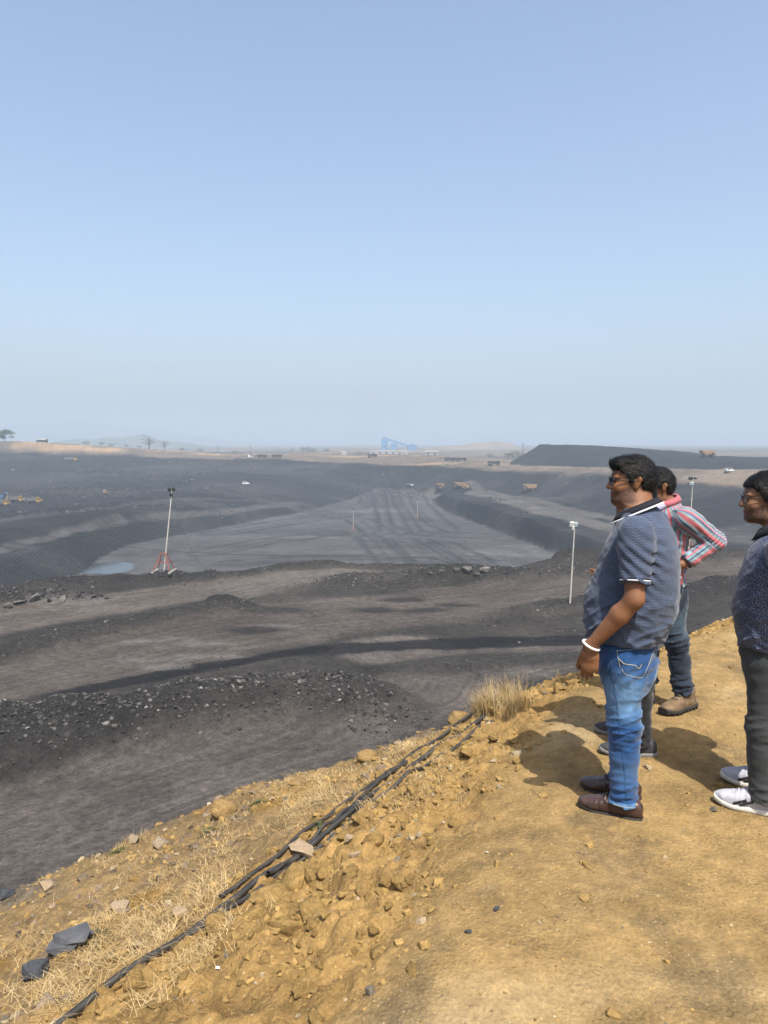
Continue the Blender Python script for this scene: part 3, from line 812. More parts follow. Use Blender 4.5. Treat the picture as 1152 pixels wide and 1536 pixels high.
stone(240, 1270, (0.075, 0.06, 0.05), M_buff, 'buff stone leaning on the upper scree near the edge', 70, (0.7, 0.3, 0.2), 0.3)
stone(200, 1302 - 40, (0.05, 0.04, 0.035), M_buff, 'small buff stone just below the bank edge at left', 72, (0.5, 0.3, 0.2), 0.3)
stone(180, 1362, (0.065, 0.045, 0.018), M_pale, 'flat pale stone on the scree above the grey slab', 73, (0.1, 0.15, 0.4), 0.5)
stone(70, 1332, (0.065, 0.05, 0.03), M_pale, 'flat buff stone on the scree at the far left', 74, (0.1, 0.25, 0.7), 0.5)
stone(56, 1462, (0.075, 0.055, 0.045), M_dark, 'dark grey stone lying left below the grey slab', 75, (0.3, 0.1, 0.3), 0.4)
stone(45, 1312, (0.04, 0.03, 0.025), M_dark, 'small black stone on the bank edge at far left', 76, (0.3, 0.1, 0.3), 0.4)
stone(10, 1345, (0.06, 0.05, 0.03), M_dark, 'dark flat stone cut by the left border of the view', 77, (0.1, 0.1, 0.3), 0.4)
stone(746, 1367, (0.017, 0.012, 0.012), M_dark, 'small black coal stone on the trodden ground, upper of two', 78, (0.3, 0.1, 0.3), 0.4)
stone(702, 1400, (0.018, 0.012, 0.008), M_dark, 'small flat black coal stone on the trodden ground, lower of two', 79, (0.1, 0.1, 0.3), 0.4)
stone(534, 1285, (0.06, 0.018, 0.02), M_pale, 'long pale stone sliver stuck in the loose slope', 80, (0.3, 0.1, 0.75), 0.5)
stone(525, 1262, (0.035, 0.022, 0.025), M_pale, 'pale angular stone above the long sliver', 81, (0.3, 0.6, 0.9), 0.5)
stone(85, 1478, (0.025, 0.02, 0.018), M_och, 'small orange stone beside the dark grey stone', 82, (0.3, 0.6, 0.9), 0.5)
# layered grey slab: two tilted beds
sq = bank_at(105, 1425)
sl = add('shale_slab', None, None, label='big layered grey shale slab on the scree at lower left', cat='stone', loc=sq + Vector((0, 0, 0.03)), rot=(0.10, -0.12, 0.35))
for nm, sz, of, sd in (('lower_bed', (0.135, 0.085, 0.035), (0, 0, -0.004), 91), ('upper_bed', (0.115, 0.075, 0.028), (0.02, 0.015, 0.03), 95)):
    V, F = bm_np(hull_rock(sd + 5, 13, (1, 1, 1.3), 0.6)); V = V * np.array(sz) + np.array(of)
    solid(nm, (V, F), M_slate, False, parent=sl)

# black power cables running down the slope
def tube(pts, rad, seg=8):
    P = np.array(pts, float); n_ = len(P)
    T = np.gradient(P, axis=0); T /= np.linalg.norm(T, axis=1)[:, None]
    N = np.cross(T, np.array((0.02, 0.03, 1.0))); N /= np.linalg.norm(N, axis=1)[:, None] + 1e-9
    B = np.cross(N, T); a = np.linspace(0, 2 * math.pi, seg, endpoint=False)
    rad = np.broadcast_to(np.asarray(rad, float), (n_,))
    V = (P[:, None] + rad[:, None, None] * (np.cos(a)[None, :, None] * N[:, None] + np.sin(a)[None, :, None] * B[:, None])).reshape(-1, 3)
    i = np.arange(n_ - 1)[:, None] * seg + np.arange(seg)[None]; j = np.arange(n_ - 1)[:, None] * seg + (np.arange(seg)[None] + 1) % seg
    F = np.stack([i, j, j + seg, i + seg], -1).reshape(-1, 4)
    return V, F
def smooth_path(pts, n_=160):
    P = np.array(pts, float); s = np.concatenate([[0], np.cumsum(np.linalg.norm(P[1:] - P[:-1], axis=1))])
    t = np.linspace(0, s[-1], n_); Q = np.stack([np.interp(t, s, P[:, k]) for k in range(P.shape[1])], -1)
    for _ in range(int(n_ / len(pts) / 2) + 1):
        Q[1:-1] = (Q[:-2] + 2 * Q[1:-1] + Q[2:]) / 4
    return Q
g = G('cable_rubber'); oc = g.obj(); f = g.noise(12, 5, 0.6, oc)
M_cable = g.done(g.ramp(f, [(0.35, (0.020, 0.020, 0.021)), (0.62, (0.045, 0.042, 0.038)), (0.75, (0.12, 0.085, 0.045))]), 0.6, None, None, 0.3)
CAB = [([(60, 1566), (160, 1488), (280, 1403), (350, 1352), (420, 1303), (480, 1262), (545, 1204), (600, 1160), (655, 1123), (715, 1085), (760, 1055)], 0.017, 0.013, 'thickest black cable of the bundle, reaching the bottom edge'),
       ([(265, 1411), (335, 1366), (400, 1315), (440, 1293), (500, 1248), (560, 1195), (585, 1180), (640, 1142), (690, 1108), (740, 1078)], 0.012, 0.007, 'thinner black cable on the downhill side, from mid slope to the grass tuft'),
       ([(330, 1360), (395, 1312), (430, 1283), (490, 1237), (535, 1198), (575, 1175), (630, 1128), (680, 1098), (730, 1070)], 0.0115, 0.013, 'black cable on the uphill side of the bundle, ending near the tuft'),
       ([(402, 1322), (450, 1283), (520, 1222), (550, 1192), (610, 1150)], 0.0105, 0.026, 'short visible black cable lying on top of the bundle')]
for pts, rad, lift, lab in CAB:
    sh_ = {0.012: 7, 0.0115: -8, 0.0105: -2}.get(rad, 0)
    W = smooth_path([tuple(bank_at(u, v + sh_)) for u, v in pts])
    for _ in range(60): W[1:-1] = (W[:-2] + 2 * W[1:-1] + W[2:]) / 4
    W[:, 2] = bz(W[:, 0], W[:, 1])
    for _ in range(30): W[1:-1, 2] = (W[:-2, 2] + 2 * W[1:-1, 2] + W[2:, 2]) / 4
    W[:, 2] += lift + 0.004 + 0.012 * fbm(W[:, 0] + rad * 90, W[:, 1], 0.7, 2, 7)
    W[1:-1, :2] += (0.006 * fbm(W[:, 0], W[:, 1] + rad * 500, 0.6, 2, 9))[1:-1, None] * np.array((0.7, -0.7))
    add('power_cable', mesh_np('power_cable', *tube(W, rad, 10)), M_cable, label=lab, cat='cable')

# dry grass
def blades(P, Nn, length, width, lean, rg, curl=0.6):
    n_ = len(P); a = rg.random(n_) * 2 * math.pi
    D = np.stack([np.cos(a), np.sin(a), np.zeros(n_)], -1); Wd = np.stack([-np.sin(a), np.cos(a), np.zeros(n_)], -1)
    Vs = []
    for k in (0, 0.4, 0.75, 1.0):
        up = length * k * (1 - lean * 0.75 * k ** curl); out_ = length * lean * k ** 1.5
        c = P + D * out_[:, None] + np.array((0, 0, 1)) * up[:, None]
        w = (width * (1 - 0.85 * k))[:, None] * Wd
        Vs += [c - w, c + w]
    V = np.stack(Vs, 1).reshape(-1, 3)
    b = np.arange(n_)[:, None] * 8
    F = np.concatenate([b + np.array(q) for q in ((0, 1, 3, 2), (2, 3, 5, 4), (4, 5, 7, 6))])
    return V, F
g = G('dry_straw'); oc = g.obj()
c = g.ramp(g.noise(9, 3, 0.6, oc), [(0.3, (0.26, 0.175, 0.075)), (0.5, (0.42, 0.30, 0.14)), (0.72, (0.54, 0.42, 0.22))])
M_straw = g.done(c, 0.8, None, None, 0.2)
def tuft(u0, u1, v0, v1, n_, ln, seed, lean=(0.15, 0.6), wid=0.0016):
    rg = np.random.default_rng(seed); P = []
    roots = [bank_at(rg.uniform(u0, u1), rg.uniform(v0, v1)) for _ in range(14)]
    k = rg.integers(14, size=n_)
    P = np.array([tuple(q) for q in roots])[k] + rg.normal(size=(n_, 3)) * np.array((0.035, 0.035, 0))
    P[:, 2] = bz(P[:, 0], P[:, 1]) - 0.005
    return blades(P, None, ln * rg.uniform(0.45, 1.0, n_), np.full(n_, wid), rg.uniform(*lean, n_), rg)
add('grass_tuft', mesh_np('grass_tuft', *tuft(684, 792, 1050, 1080, 1900, 0.30, 3, (0.1, 0.7)), False), M_straw, label='tall dry straw tuft on the bank edge above the cables', cat='grass')
add('grass_tuft', mesh_np('grass_tuft', *tuft(800, 868, 1012, 1026, 220, 0.10, 4), False), M_straw, kind='stuff')
add('grass_tuft', mesh_np('grass_tuft', *tuft(352, 385, 1160, 1172, 160, 0.10, 5), False), M_straw, label='small dry grass tuft on the craggy edge boulder', cat='grass')
add('grass_tuft', mesh_np('grass_tuft', *tuft(180, 240, 1255, 1275, 220, 0.10, 6), False), M_straw, kind='stuff')
VV, FF, b = [], [], 0
rg = np.random.default_rng(55)
for (u, v, su, sv, n_, ln) in [(560, 1165, 60, 22, 900, 0.10), (490, 1195, 50, 20, 800, 0.11), (620, 1120, 40, 14, 700, 0.09), (460, 1180, 30, 16, 300, 0.10), (300, 1345, 30, 45, 500, 0.13), (230, 1410, 60, 25, 700, 0.14), (180, 1440, 70, 25, 700, 0.13), (90, 1490, 70, 25, 500, 0.12), (330, 1290, 25, 30, 250, 0.12), (150, 1330, 90, 30, 350, 0.09), (260, 1290, 60, 30, 250, 0.09), (420, 1220, 40, 20, 260, 0.09)]:
    roots = [bank_at(rg.normal(u, su), rg.normal(v, sv)) for _ in range(26)]
    P = np.array([tuple(q) for q in roots])[rg.integers(26, size=int(n_ * 1.15))] + rg.normal(size=(int(n_ * 1.15), 3)) * np.array((0.05, 0.05, 0))
    P[:, 2] = bz(P[:, 0], P[:, 1]) + 0.002
    P = P[P[:, 1] < 6.6]
    P = P[poly_dist(P[:, 0], P[:, 1], K2)[0] > 0.055]
    m_ = len(P)
    V, F = blades(P, None, ln * rg.uniform(0.4, 1.1, m_), np.full(m_, 0.0015), rg.uniform(0.8, 1.15, m_), rg, 0.3)
    VV.append(V); FF.append(F + b); b += len(V)
add('straw_mat', mesh_np('straw_mat', np.vstack(VV), np.vstack(FF), False), M_straw, kind='stuff')
# a few live weeds
g = G('weed_leaf'); M_weed = g.done(g.ramp(g.noise(30, 2, 0.5, g.obj()), [(0.3, (0.035, 0.05, 0.018)), (0.7, (0.08, 0.10, 0.035))]), 0.6)
for i, (u, v, lab) in enumerate([(310, 1250, 'low green weed among stones on the upper scree'), (175, 1290 - 10, 'green sprig at the bank edge on the far left'), (150, 1410, 'green weed beside the grey shale slab'), (475, 1240, 'small green weed between straw and cables'), (385, 1205, 'dull green weed right of the craggy boulder')]):
    rg2 = np.random.default_rng(90 + i); q = np.array(tuple(bank_at(u, v)))
    P = np.tile(q, (60, 1)) + rg2.normal(size=(60, 3)) * np.array((0.035, 0.025, 0)); P[:, 2] = bz(P[:, 0], P[:, 1])
    V, F = blades(P, None, rg2.uniform(0.015, 0.06, 60), np.full(60, 0.004), rg2.uniform(0.3, 1.0, 60), rg2)
    add('weed', mesh_np('weed', V, F, False), M_weed, label=lab, cat='weed')
M_paper = plain('paper', (0.75, 0.75, 0.74), 0.6, 0.05)
for i, (u, v, lab) in enumerate([(327, 1456, 'white paper scrap low on the loose slope'), (416, 1402, 'thin white scrap beside a clod on the loose slope'), (730, 1281, 'tiny white scrap on trodden ground above the coal stones')]):
    q = bank_at(u, v); s = (0.009, 0.009, 0.007)[i]
    V = np.array([(-1, -.6, 0), (0.1, -.7, .5), (1, -.5, .1), (1, .6, .3), (0, .5, .6), (-1, .6, .2)]) * s
    V2 = np.vstack([V, V + (0, 0, s * 0.08)])
    F = [(0, 1, 4, 5), (1, 2, 3, 4), (6, 11, 10, 7), (7, 10, 9, 8)] + [(a, a + 6, (a + 1) % 6 + 6, (a + 1) % 6) for a in range(6)]
    add('paper_scrap', mesh_np('paper_scrap', V2, F, False), M_paper, label=lab, cat='litter', loc=q + Vector((0, 0, s * 0.4)), rot=(0.2, 0.1, i * 1.3))

# ------------------------------------------------------------------ people: sculpted as fields, skinned as one surface each
from mathutils.bvhtree import BVHTree
def _v(p): return np.array(p, np.float32)
class Vol:
    def __init__(s, lo, hi, h):
        s.lo, s.h = np.array(lo, float), h
        s.n = np.ceil((np.array(hi) - s.lo) / h).astype(int) + 1
        s.ax = [(s.lo[i] + h * np.arange(s.n[i])).astype(np.float32) for i in range(3)]
        s.F = np.full(s.n, 1.0, np.float32)
    def sub(s, lo, hi):
        sl = []
        for i in range(3):
            a = int(np.clip(math.floor((lo[i] - s.lo[i]) / s.h), 0, s.n[i])); b = int(np.clip(math.ceil((hi[i] - s.lo[i]) / s.h) + 1, 0, s.n[i]))
            sl.append(slice(a, b))
        sl = tuple(sl)
        return sl, s.ax[0][sl[0]][:, None, None], s.ax[1][sl[1]][None, :, None], s.ax[2][sl[2]][None, None, :]
    def merge(s, sl, d, k, op='add'):
        f = s.F[sl]
        if op == 'add':
            h = np.clip(0.5 + 0.5 * (f - d) / k, 0, 1); s.F[sl] = f * (1 - h) + d * h - k * h * (1 - h)
        else:
            h = np.clip(0.5 - 0.5 * (f + d) / k, 0, 1); s.F[sl] = f * (1 - h) - d * h + k * h * (1 - h)
    def cap(s, a, b, ra, rb=None, k=0.02, cut=(), flat=None, op='add'):
        rb = ra if rb is None else rb; a, b = _v(a), _v(b); m = max(ra, rb) + k + 3 * s.h
        sl, X, Y, Z = s.sub(np.minimum(a, b) - m, np.maximum(a, b) + m)
        ab = b - a; L2 = float(ab @ ab) + 1e-9
        t = np.clip(((X - a[0]) * ab[0] + (Y - a[1]) * ab[1] + (Z - a[2]) * ab[2]) / L2, 0, 1)
        dx, dy, dz = X - a[0] - t * ab[0], Y - a[1] - t * ab[1], Z - a[2] - t * ab[2]
        if flat is not None:
            n_, f_ = _v(flat[0]), flat[1]; n_ = n_ / np.linalg.norm(n_)
            c = (dx * n_[0] + dy * n_[1] + dz * n_[2]) * (1 / f_ - 1)
            dx, dy, dz = dx + c * n_[0], dy + c * n_[1], dz + c * n_[2]
        d = np.sqrt(dx * dx + dy * dy + dz * dz) - (ra + (rb - ra) * t)
        for p, nn in cut:
            nn = _v(nn) / np.linalg.norm(nn); d = np.maximum(d, (X - p[0]) * nn[0] + (Y - p[1]) * nn[1] + (Z - p[2]) * nn[2])
        s.merge(sl, d.astype(np.float32), k, op)
    def ell(s, c, r, k=0.015, M=None, op='add'):
        m = max(r) + k + 3 * s.h; c = _v(c)
        sl, X, Y, Z = s.sub(c - m, c + m)
        x, y, z = X - c[0], Y - c[1], Z - c[2]
        if M is not None: x, y, z = (M[0][0] * x + M[1][0] * y + M[2][0] * z, M[0][1] * x + M[1][1] * y + M[2][1] * z, M[0][2] * x + M[1][2] * y + M[2][2] * z)
        q = np.sqrt((x / r[0]) ** 2 + (y / r[1]) ** 2 + (z / r[2]) ** 2)
        s.merge(sl, ((q - 1) * min(r)).astype(np.float32), k, op)
    def loft(s, rows, k=0.02, p=2.2, axis=2, op='add', round_=0.0):
        """rows: (t, c1, c2, r1, r2) along an axis"""
        R_ = np.array(rows, float); o = [i for i in range(3) if i != axis]
        mx = max(R_[:, 3].max(), R_[:, 4].max()) + k + 3 * s.h
        lo, hi = np.zeros(3), np.zeros(3)
        lo[axis], hi[axis] = R_[0, 0] - k - 3 * s.h, R_[-1, 0] + k + 3 * s.h
        lo[o[0]], hi[o[0]] = R_[:, 1].min() - mx, R_[:, 1].max() + mx; lo[o[1]], hi[o[1]] = R_[:, 2].min() - mx, R_[:, 2].max() + mx
        sl, X, Y, Z = s.sub(lo, hi); W = [X, Y, Z]; t = s.ax[axis][sl[axis]]
        tt = np.linspace(R_[0, 0], R_[-1, 0], 200); Q = [np.interp(tt, R_[:, 0], R_[:, j]) for j in range(1, 5)]
        for q in Q:
            for _ in range(60): q[1:-1] = (q[:-2] + 2 * q[1:-1] + q[2:]) / 4
        shp = [1, 1, 1]; shp[axis] = -1
        c1, c2, r1, r2 = [np.interp(t, tt, q).astype(np.float32).reshape(shp) for q in Q]
        a = np.abs(W[o[0]] - c1) / r1; b = np.abs(W[o[1]] - c2) / r2
        q = (a ** p + b ** p) ** (1 / p)
        d = (q - 1) * np.minimum(r1, r2)
        e = np.maximum(R_[0, 0] - W[axis], W[axis] - R_[-1, 0])
        d = np.maximum(d, e + round_)
        s.merge(sl, np.broadcast_to(d, s.F[sl].shape).astype(np.float32), k, op)
    def band(s, fn, w=0.035):
        idx = np.nonzero(np.abs(s.F) < w)
        P = np.stack([s.ax[i][idx[i]] for i in range(3)], -1).astype(float)
        s.F[idx] += fn(P).astype(np.float32)
    def cutz(s, z0=None, z1=None):
        Z = s.ax[2][None, None, :]
        if z0 is not None: s.F = np.maximum(s.F, z0 - Z)
        if z1 is not None: s.F = np.maximum(s.F, Z - z1)
    def mesh(s, smooth=1):
        F = s.F; S = F < 0
        c = np.zeros(np.array(F.shape) - 1, np.uint8)
        cor = [(i, j, k) for i in (0, 1) for j in (0, 1) for k in (0, 1)]
        sl = lambda o: tuple(slice(o[i], F.shape[i] - 1 + o[i]) for i in range(3))
        for o in cor: c += S[sl(o)]
        idx = np.argwhere((c > 0) & (c < 8)); ids = np.full(c.shape, -1, np.int32); ids[tuple(idx.T)] = np.arange(len(idx))
        P = np.zeros((len(idx), 3)); cnt = np.zeros(len(idx))
        val = {o: F[idx[:, 0] + o[0], idx[:, 1] + o[1], idx[:, 2] + o[2]] for o in cor}
        for a in cor:
            for ax in range(3):
                if a[ax]: continue
                b = list(a); b[ax] = 1; b = tuple(b); fa, fb = val[a], val[b]
                m = (fa < 0) != (fb < 0); t = np.where(m, fa / np.where(m, fa - fb, 1), 0)
                q = np.tile(np.array(a, float), (len(idx), 1)); q[:, ax] += t
                P += q * m[:, None]; cnt += m
        P = s.lo + (idx + P / cnt[:, None]) * s.h
        Q = []
        for ax in range(3):
            o1, o2 = [(1, 2), (2, 0), (0, 1)][ax]
            lo_ = [slice(None)] * 3; hi_ = [slice(None)] * 3
            lo_[ax] = slice(0, -1); hi_[ax] = slice(1, None)
            A, B = S[tuple(lo_)], S[tuple(hi_)]
            e = np.argwhere(A != B); e = e[(e[:, o1] > 0) & (e[:, o2] > 0) & (e[:, o1] < F.shape[o1] - 1) & (e[:, o2] < F.shape[o2] - 1)]
            fl = A[tuple(e.T)]
            def cid(d1, d2):
                q = e.copy(); q[:, o1] += d1; q[:, o2] += d2; return ids[tuple(q.T)]
            q = np.stack([cid(-1, -1), cid(0, -1), cid(0, 0), cid(-1, 0)], -1)
            q[~fl] = q[~fl][:, ::-1]; Q.append(q)
        Q = np.vstack(Q); Q = Q[(Q >= 0).all(1)]
        for _ in range(smooth):
            acc = np.zeros_like(P); n_ = np.zeros(len(P))
            for i in range(4):
                for j in (1, 3):
                    np.add.at(acc, Q[:, i], P[Q[:, (i + j) % 4]]); np.add.at(n_, Q[:, i], 1)
            P = 0.45 * P + 0.55 * acc / np.maximum(n_, 1)[:, None]
        s.F = None
        return P, Q

def seg_coords(V, segs):
    """per vertex: which axis it follows, arc length round it and length along it"""
    best = np.full(len(V), 1e9); cu = np.zeros(len(V)); cv = np.zeros(len(V)); who = np.zeros(len(V), int)
    for i, (a, b, rad, ref) in enumerate(segs):
        a, b = np.array(a, float), np.array(b, float); ab = b - a; L_ = np.linalg.norm(ab); w = ab / L_
        tu = (V - a) @ w; t = np.clip(tu, 0, L_); D = V - a - t[:, None] * w; d = np.linalg.norm(D, axis=1) - rad
        e1 = np.array(ref, float) - np.dot(ref, w) * w; e1 /= np.linalg.norm(e1); e2 = np.cross(w, e1)
        th = np.arctan2(D @ e2, D @ e1); m = d < best
        best = np.where(m, d, best); cu = np.where(m, th * rad, cu); cv = np.where(m, tu, cv); who = np.where(m, i, who)
    return cu, cv, who

def rz(p, a):
    c, s = math.cos(a), math.sin(a); return (p[0] * c - p[1] * s, p[0] * s + p[1] * c, p[2])

# ---- materials for people
def skin(name, c, beard=0.0):
    g = G(name); oc = g.obj()
    f = g.noise(9, 5, 0.6, oc); f2 = g.noise(120, 3, 0.6, oc)
    cc = g.ramp(f, [(0.28, tuple(x * 0.72 for x in c)), (0.72, tuple(min(1, x * 1.18) for x in c))])
    cc = g.mix(1.0, cc, g.ramp(g.noise(60, 4, 0.7, oc), [(0.3, 0.82), (0.7, 1.12)]), 'MULTIPLY')
    if beard: cc = g.mix(g.math('MULTIPLY', g.attr('beard'), g.ramp(f2, [(0.35, beard), (0.65, beard * 0.6)])), cc, (0.035, 0.026, 0.022))
    cc = g.mix(g.attr('lip'), cc, (c[0] * 0.72, c[1] * 0.5, c[2] * 0.55))
    g.b.inputs['Subsurface Weight'].default_value = 0.04
    g.b.inputs['Subsurface Radius'].default_value = (0.02, 0.008, 0.004)
    g.b.inputs['Subsurface Scale'].default_value = 0.3
    return g.done(cc, 0.55, g.bump(f2, 0.25, 0.004), None, 0.32)
def hair_mat():
    g = G('black_hair'); oc = g.obj()
    f = g.noise(1.0, 4, 0.6, g.map(oc, (40, 120, 60))); f2 = g.noise(1.0, 3, 0.6, g.map(oc, (150, 420, 260)))
    return g.done(g.ramp(f, [(0.3, (0.002, 0.0018, 0.0016)), (0.7, (0.007, 0.006, 0.0055))]), 0.4, g.bump(g.math('ADD', f, g.math('MULTIPLY', f2, 0.5)), 0.9, 0.008), None, 0.22)
M_hair = hair_mat()
def cloth(name, c, kind, **kw):
    g = G(name); oc = g.obj(); cu, cv = g.attr('cu'), g.attr('cv')
    g.b.inputs['Sheen Weight'].default_value = 0.15
    uv = g.node('ShaderNodeCombineXYZ', {0: cu, 1: cv, 2: 0.0}).outputs[0]
    wr = g.noise(26, 6, 0.65, oc); big = g.noise(5, 3, 0.5, oc)
    if kind == 'dash':
        br = g.node('ShaderNodeTexBrick', {'Vector': uv, 'Color1': kw['hi'], 'Color2': tuple(x * 0.8 for x in kw['hi']), 'Mortar': c, 'Scale': 1.0, 'Mortar Size': 0.0022, 'Mortar Smooth': 0.4, 'Brick Width': 0.016, 'Row Height': 0.0068})
        cc = br.outputs[0]
    elif kind == 'sparkle':
        f = g.noise(1.0, 2, 0.6, g.map(uv, (210, 150, 1))); st = g.math('SINE', g.math('MULTIPLY', cu, 1100.0))
        m = g.math('MULTIPLY', g.ramp(f, [(0.47, 0.0), (0.60, 1.0)]), g.ramp(st, [(0.0, 0.35), (0.6, 1.0)]))
        cc = g.mix(m, c, kw['hi'])
    elif kind == 'stripe':
        fr = g.math('FRACT', g.math('MULTIPLY', cu, kw['f']))
        n_ = g.node('ShaderNodeValToRGB', {'Fac': fr}); n_.color_ramp.interpolation = 'CONSTANT'; e = n_.color_ramp.elements
        st = kw['stops']
        while len(e) < len(st): e.new(0.5)
        for k_, (p_, c_) in zip(e, st): k_.position = p_; k_.color = (*c_, 1)
        cc = n_.outputs[0]
    elif kind == 'denim':
        tw = g.math('SINE', g.math('MULTIPLY', g.math('ADD', cu, g.math('MULTIPLY', cv, 0.6)), 1500.0))
        cc = g.mix(g.math('MULTIPLY', g.attr('fade'), g.ramp(wr, [(0.3, 0.65), (0.7, 1.0)])), c, kw['hi'])
        cc = g.mix(1.0, cc, g.ramp(tw, [(0.0, 0.86), (1.0, 1.08)]), 'MULTIPLY')
    else:
        cc = g.mix(g.ramp(big, [(0.3, 0.0), (0.7, 1.0)]), tuple(x * 0.85 for x in c), tuple(min(1, x * 1.1) for x in c))
    cc = g.mix(1.0, cc, g.ramp(wr, [(0.25, 0.86), (0.75, 1.1)]), 'MULTIPLY')
    nb = g.bump(wr, 0.25, 0.012)
    return g.done(cc, kw.get('rough', 0.85), g.bump(g.noise(420, 2, 0.5, oc), 0.25, 0.002, nb), None, kw.get('spec', 0.2))

M_polo = cloth('polo_knit', (0.036, 0.050, 0.086), 'dash', hi=(0.092, 0.125, 0.195))
M_navy = plain('navy_rib', (0.010, 0.011, 0.018), 0.85, 0.1, 40)
M_white = plain('white_rib', (0.62, 0.63, 0.66), 0.8, 0.06, 40)
M_jeans = cloth('blue_denim', (0.013, 0.062, 0.185), 'denim', hi=(0.15, 0.30, 0.50))
M_jeans2 = cloth('dark_denim', (0.009, 0.015, 0.030), 'denim', hi=(0.06, 0.10, 0.14))
M_stripes = cloth('striped_cotton', (0, 0, 0), 'stripe', f=11.0, stops=[(0.0, (0.40, 0.115, 0.135)), (0.26, (0.20, 0.285, 0.31)), (0.40, (0.05, 0.08, 0.14)), (0.48, (0.19, 0.28, 0.32)), (0.60, (0.42, 0.14, 0.16)), (0.74, (0.08, 0.13, 0.23)), (0.84, (0.22, 0.30, 0.32))])
M_lav = cloth('lavender_check', (0.36, 0.36, 0.50), 'plain')
M_spark = cloth('navy_jacquard', (0.010, 0.013, 0.030), 'sparkle', hi=(0.20, 0.26, 0.44), rough=0.5, spec=0.4)
M_slack = cloth('grey_slacks', (0.040, 0.045, 0.047), 'plain')
M_black = cloth('black_slacks', (0.012, 0.012, 0.013), 'plain')
M_loaf = plain('brown_leather', (0.062, 0.032, 0.024), 0.42, 0.25, 30, spec=0.5)
M_sole = plain('dark_sole', (0.025, 0.022, 0.02), 0.7, 0.2, 30)
M_knit = plain('pale_mesh', (0.46, 0.46, 0.52), 0.8, 0.08, 60)
M_wsole = plain('white_sole', (0.62, 0.59, 0.52), 0.6, 0.08, 40)
M_boot = plain('tan_suede', (0.185, 0.125, 0.07), 0.9, 0.25, 25)
M_grey = plain('grey_fabric', (0.055, 0.055, 0.058), 0.85, 0.15, 40)
M_gsole = plain('grey_sole', (0.19, 0.18, 0.165), 0.7, 0.1, 40)
M_frame = plain('black_frame', (0.008, 0.008, 0.009), 0.25, 0.05, 20, spec=0.5)
g = G('dark_lens'); M_lens = g.done((0.012, 0.012, 0.013), 0.06, None, None, 0.6)
g = G('clear_lens'); g.b.inputs['Alpha'].default_value = 0.14; M_clear = g.done((0.5, 0.52, 0.53), 0.04, None, None, 0.5)
M_stitch = plain('pale_stitch', (0.42, 0.40, 0.33), 0.8, 0.1, 60)
M_red = plain('red_mark', (0.55, 0.05, 0.06), 0.6, 0.1, 60)
M_steel = plain('steel', (0.55, 0.54, 0.52), 0.3, 0.1, 60, metal=0.9)
M_eye = plain('eye', (0.55, 0.52, 0.5), 0.2, 0.03)

def finger(V, base, dirs, lens, r0, k=0.004):
    p = np.array(base, float)
    for d, l in zip(dirs, lens):
        d = np.array(d, float); d /= np.linalg.norm(d); q = p + d * l
        V.cap(p, q, r0, r0 * 0.9, k); p = q; r0 *= 0.9
def hand(V, wrist, d, n, side, curl=0.5, sc=1.0, thumb=0.6):
    """wrist point, pointing direction d, palm normal n; side = direction the thumb is on"""
    d, n, t = [np.array(a, float) / np.linalg.norm(a) for a in (d, n, side)]
    w = np.array(wrist, float)
    V.cap(w, w + d * 0.045 * sc, 0.027 * sc, 0.036 * sc, 0.02, flat=(n, 0.62))
    V.cap(w + d * 0.03 * sc, w + d * 0.085 * sc, 0.034 * sc, 0.040 * sc, 0.015, flat=(n, 0.38))
    for i, (o, L_) in enumerate(((0.030, 0.068), (0.010, 0.078), (-0.010, 0.072), (-0.029, 0.056))):
        b = w + d * (0.098 - 0.006 * abs(i - 1)) * sc + t * o * sc
        cu = curl * (1 + 0.15 * i)
        ds = [d * math.cos(a) + n * math.sin(a) for a in (cu * 0.5, cu * 1.2, cu * 1.8)]
        finger(V, b - d * 0.012 * sc, ds, [L_ * 0.5 * sc, L_ * 0.32 * sc, L_ * 0.25 * sc], 0.0092 * sc)
    tb = w + d * 0.035 * sc + t * 0.028 * sc
    finger(V, tb, [d * 0.75 + t * thumb + n * 0.25, d * 0.95 + t * 0.25 + n * 0.35, d + n * 0.35], [0.040 * sc, 0.030 * sc, 0.022 * sc], 0.0125 * sc, 0.008)

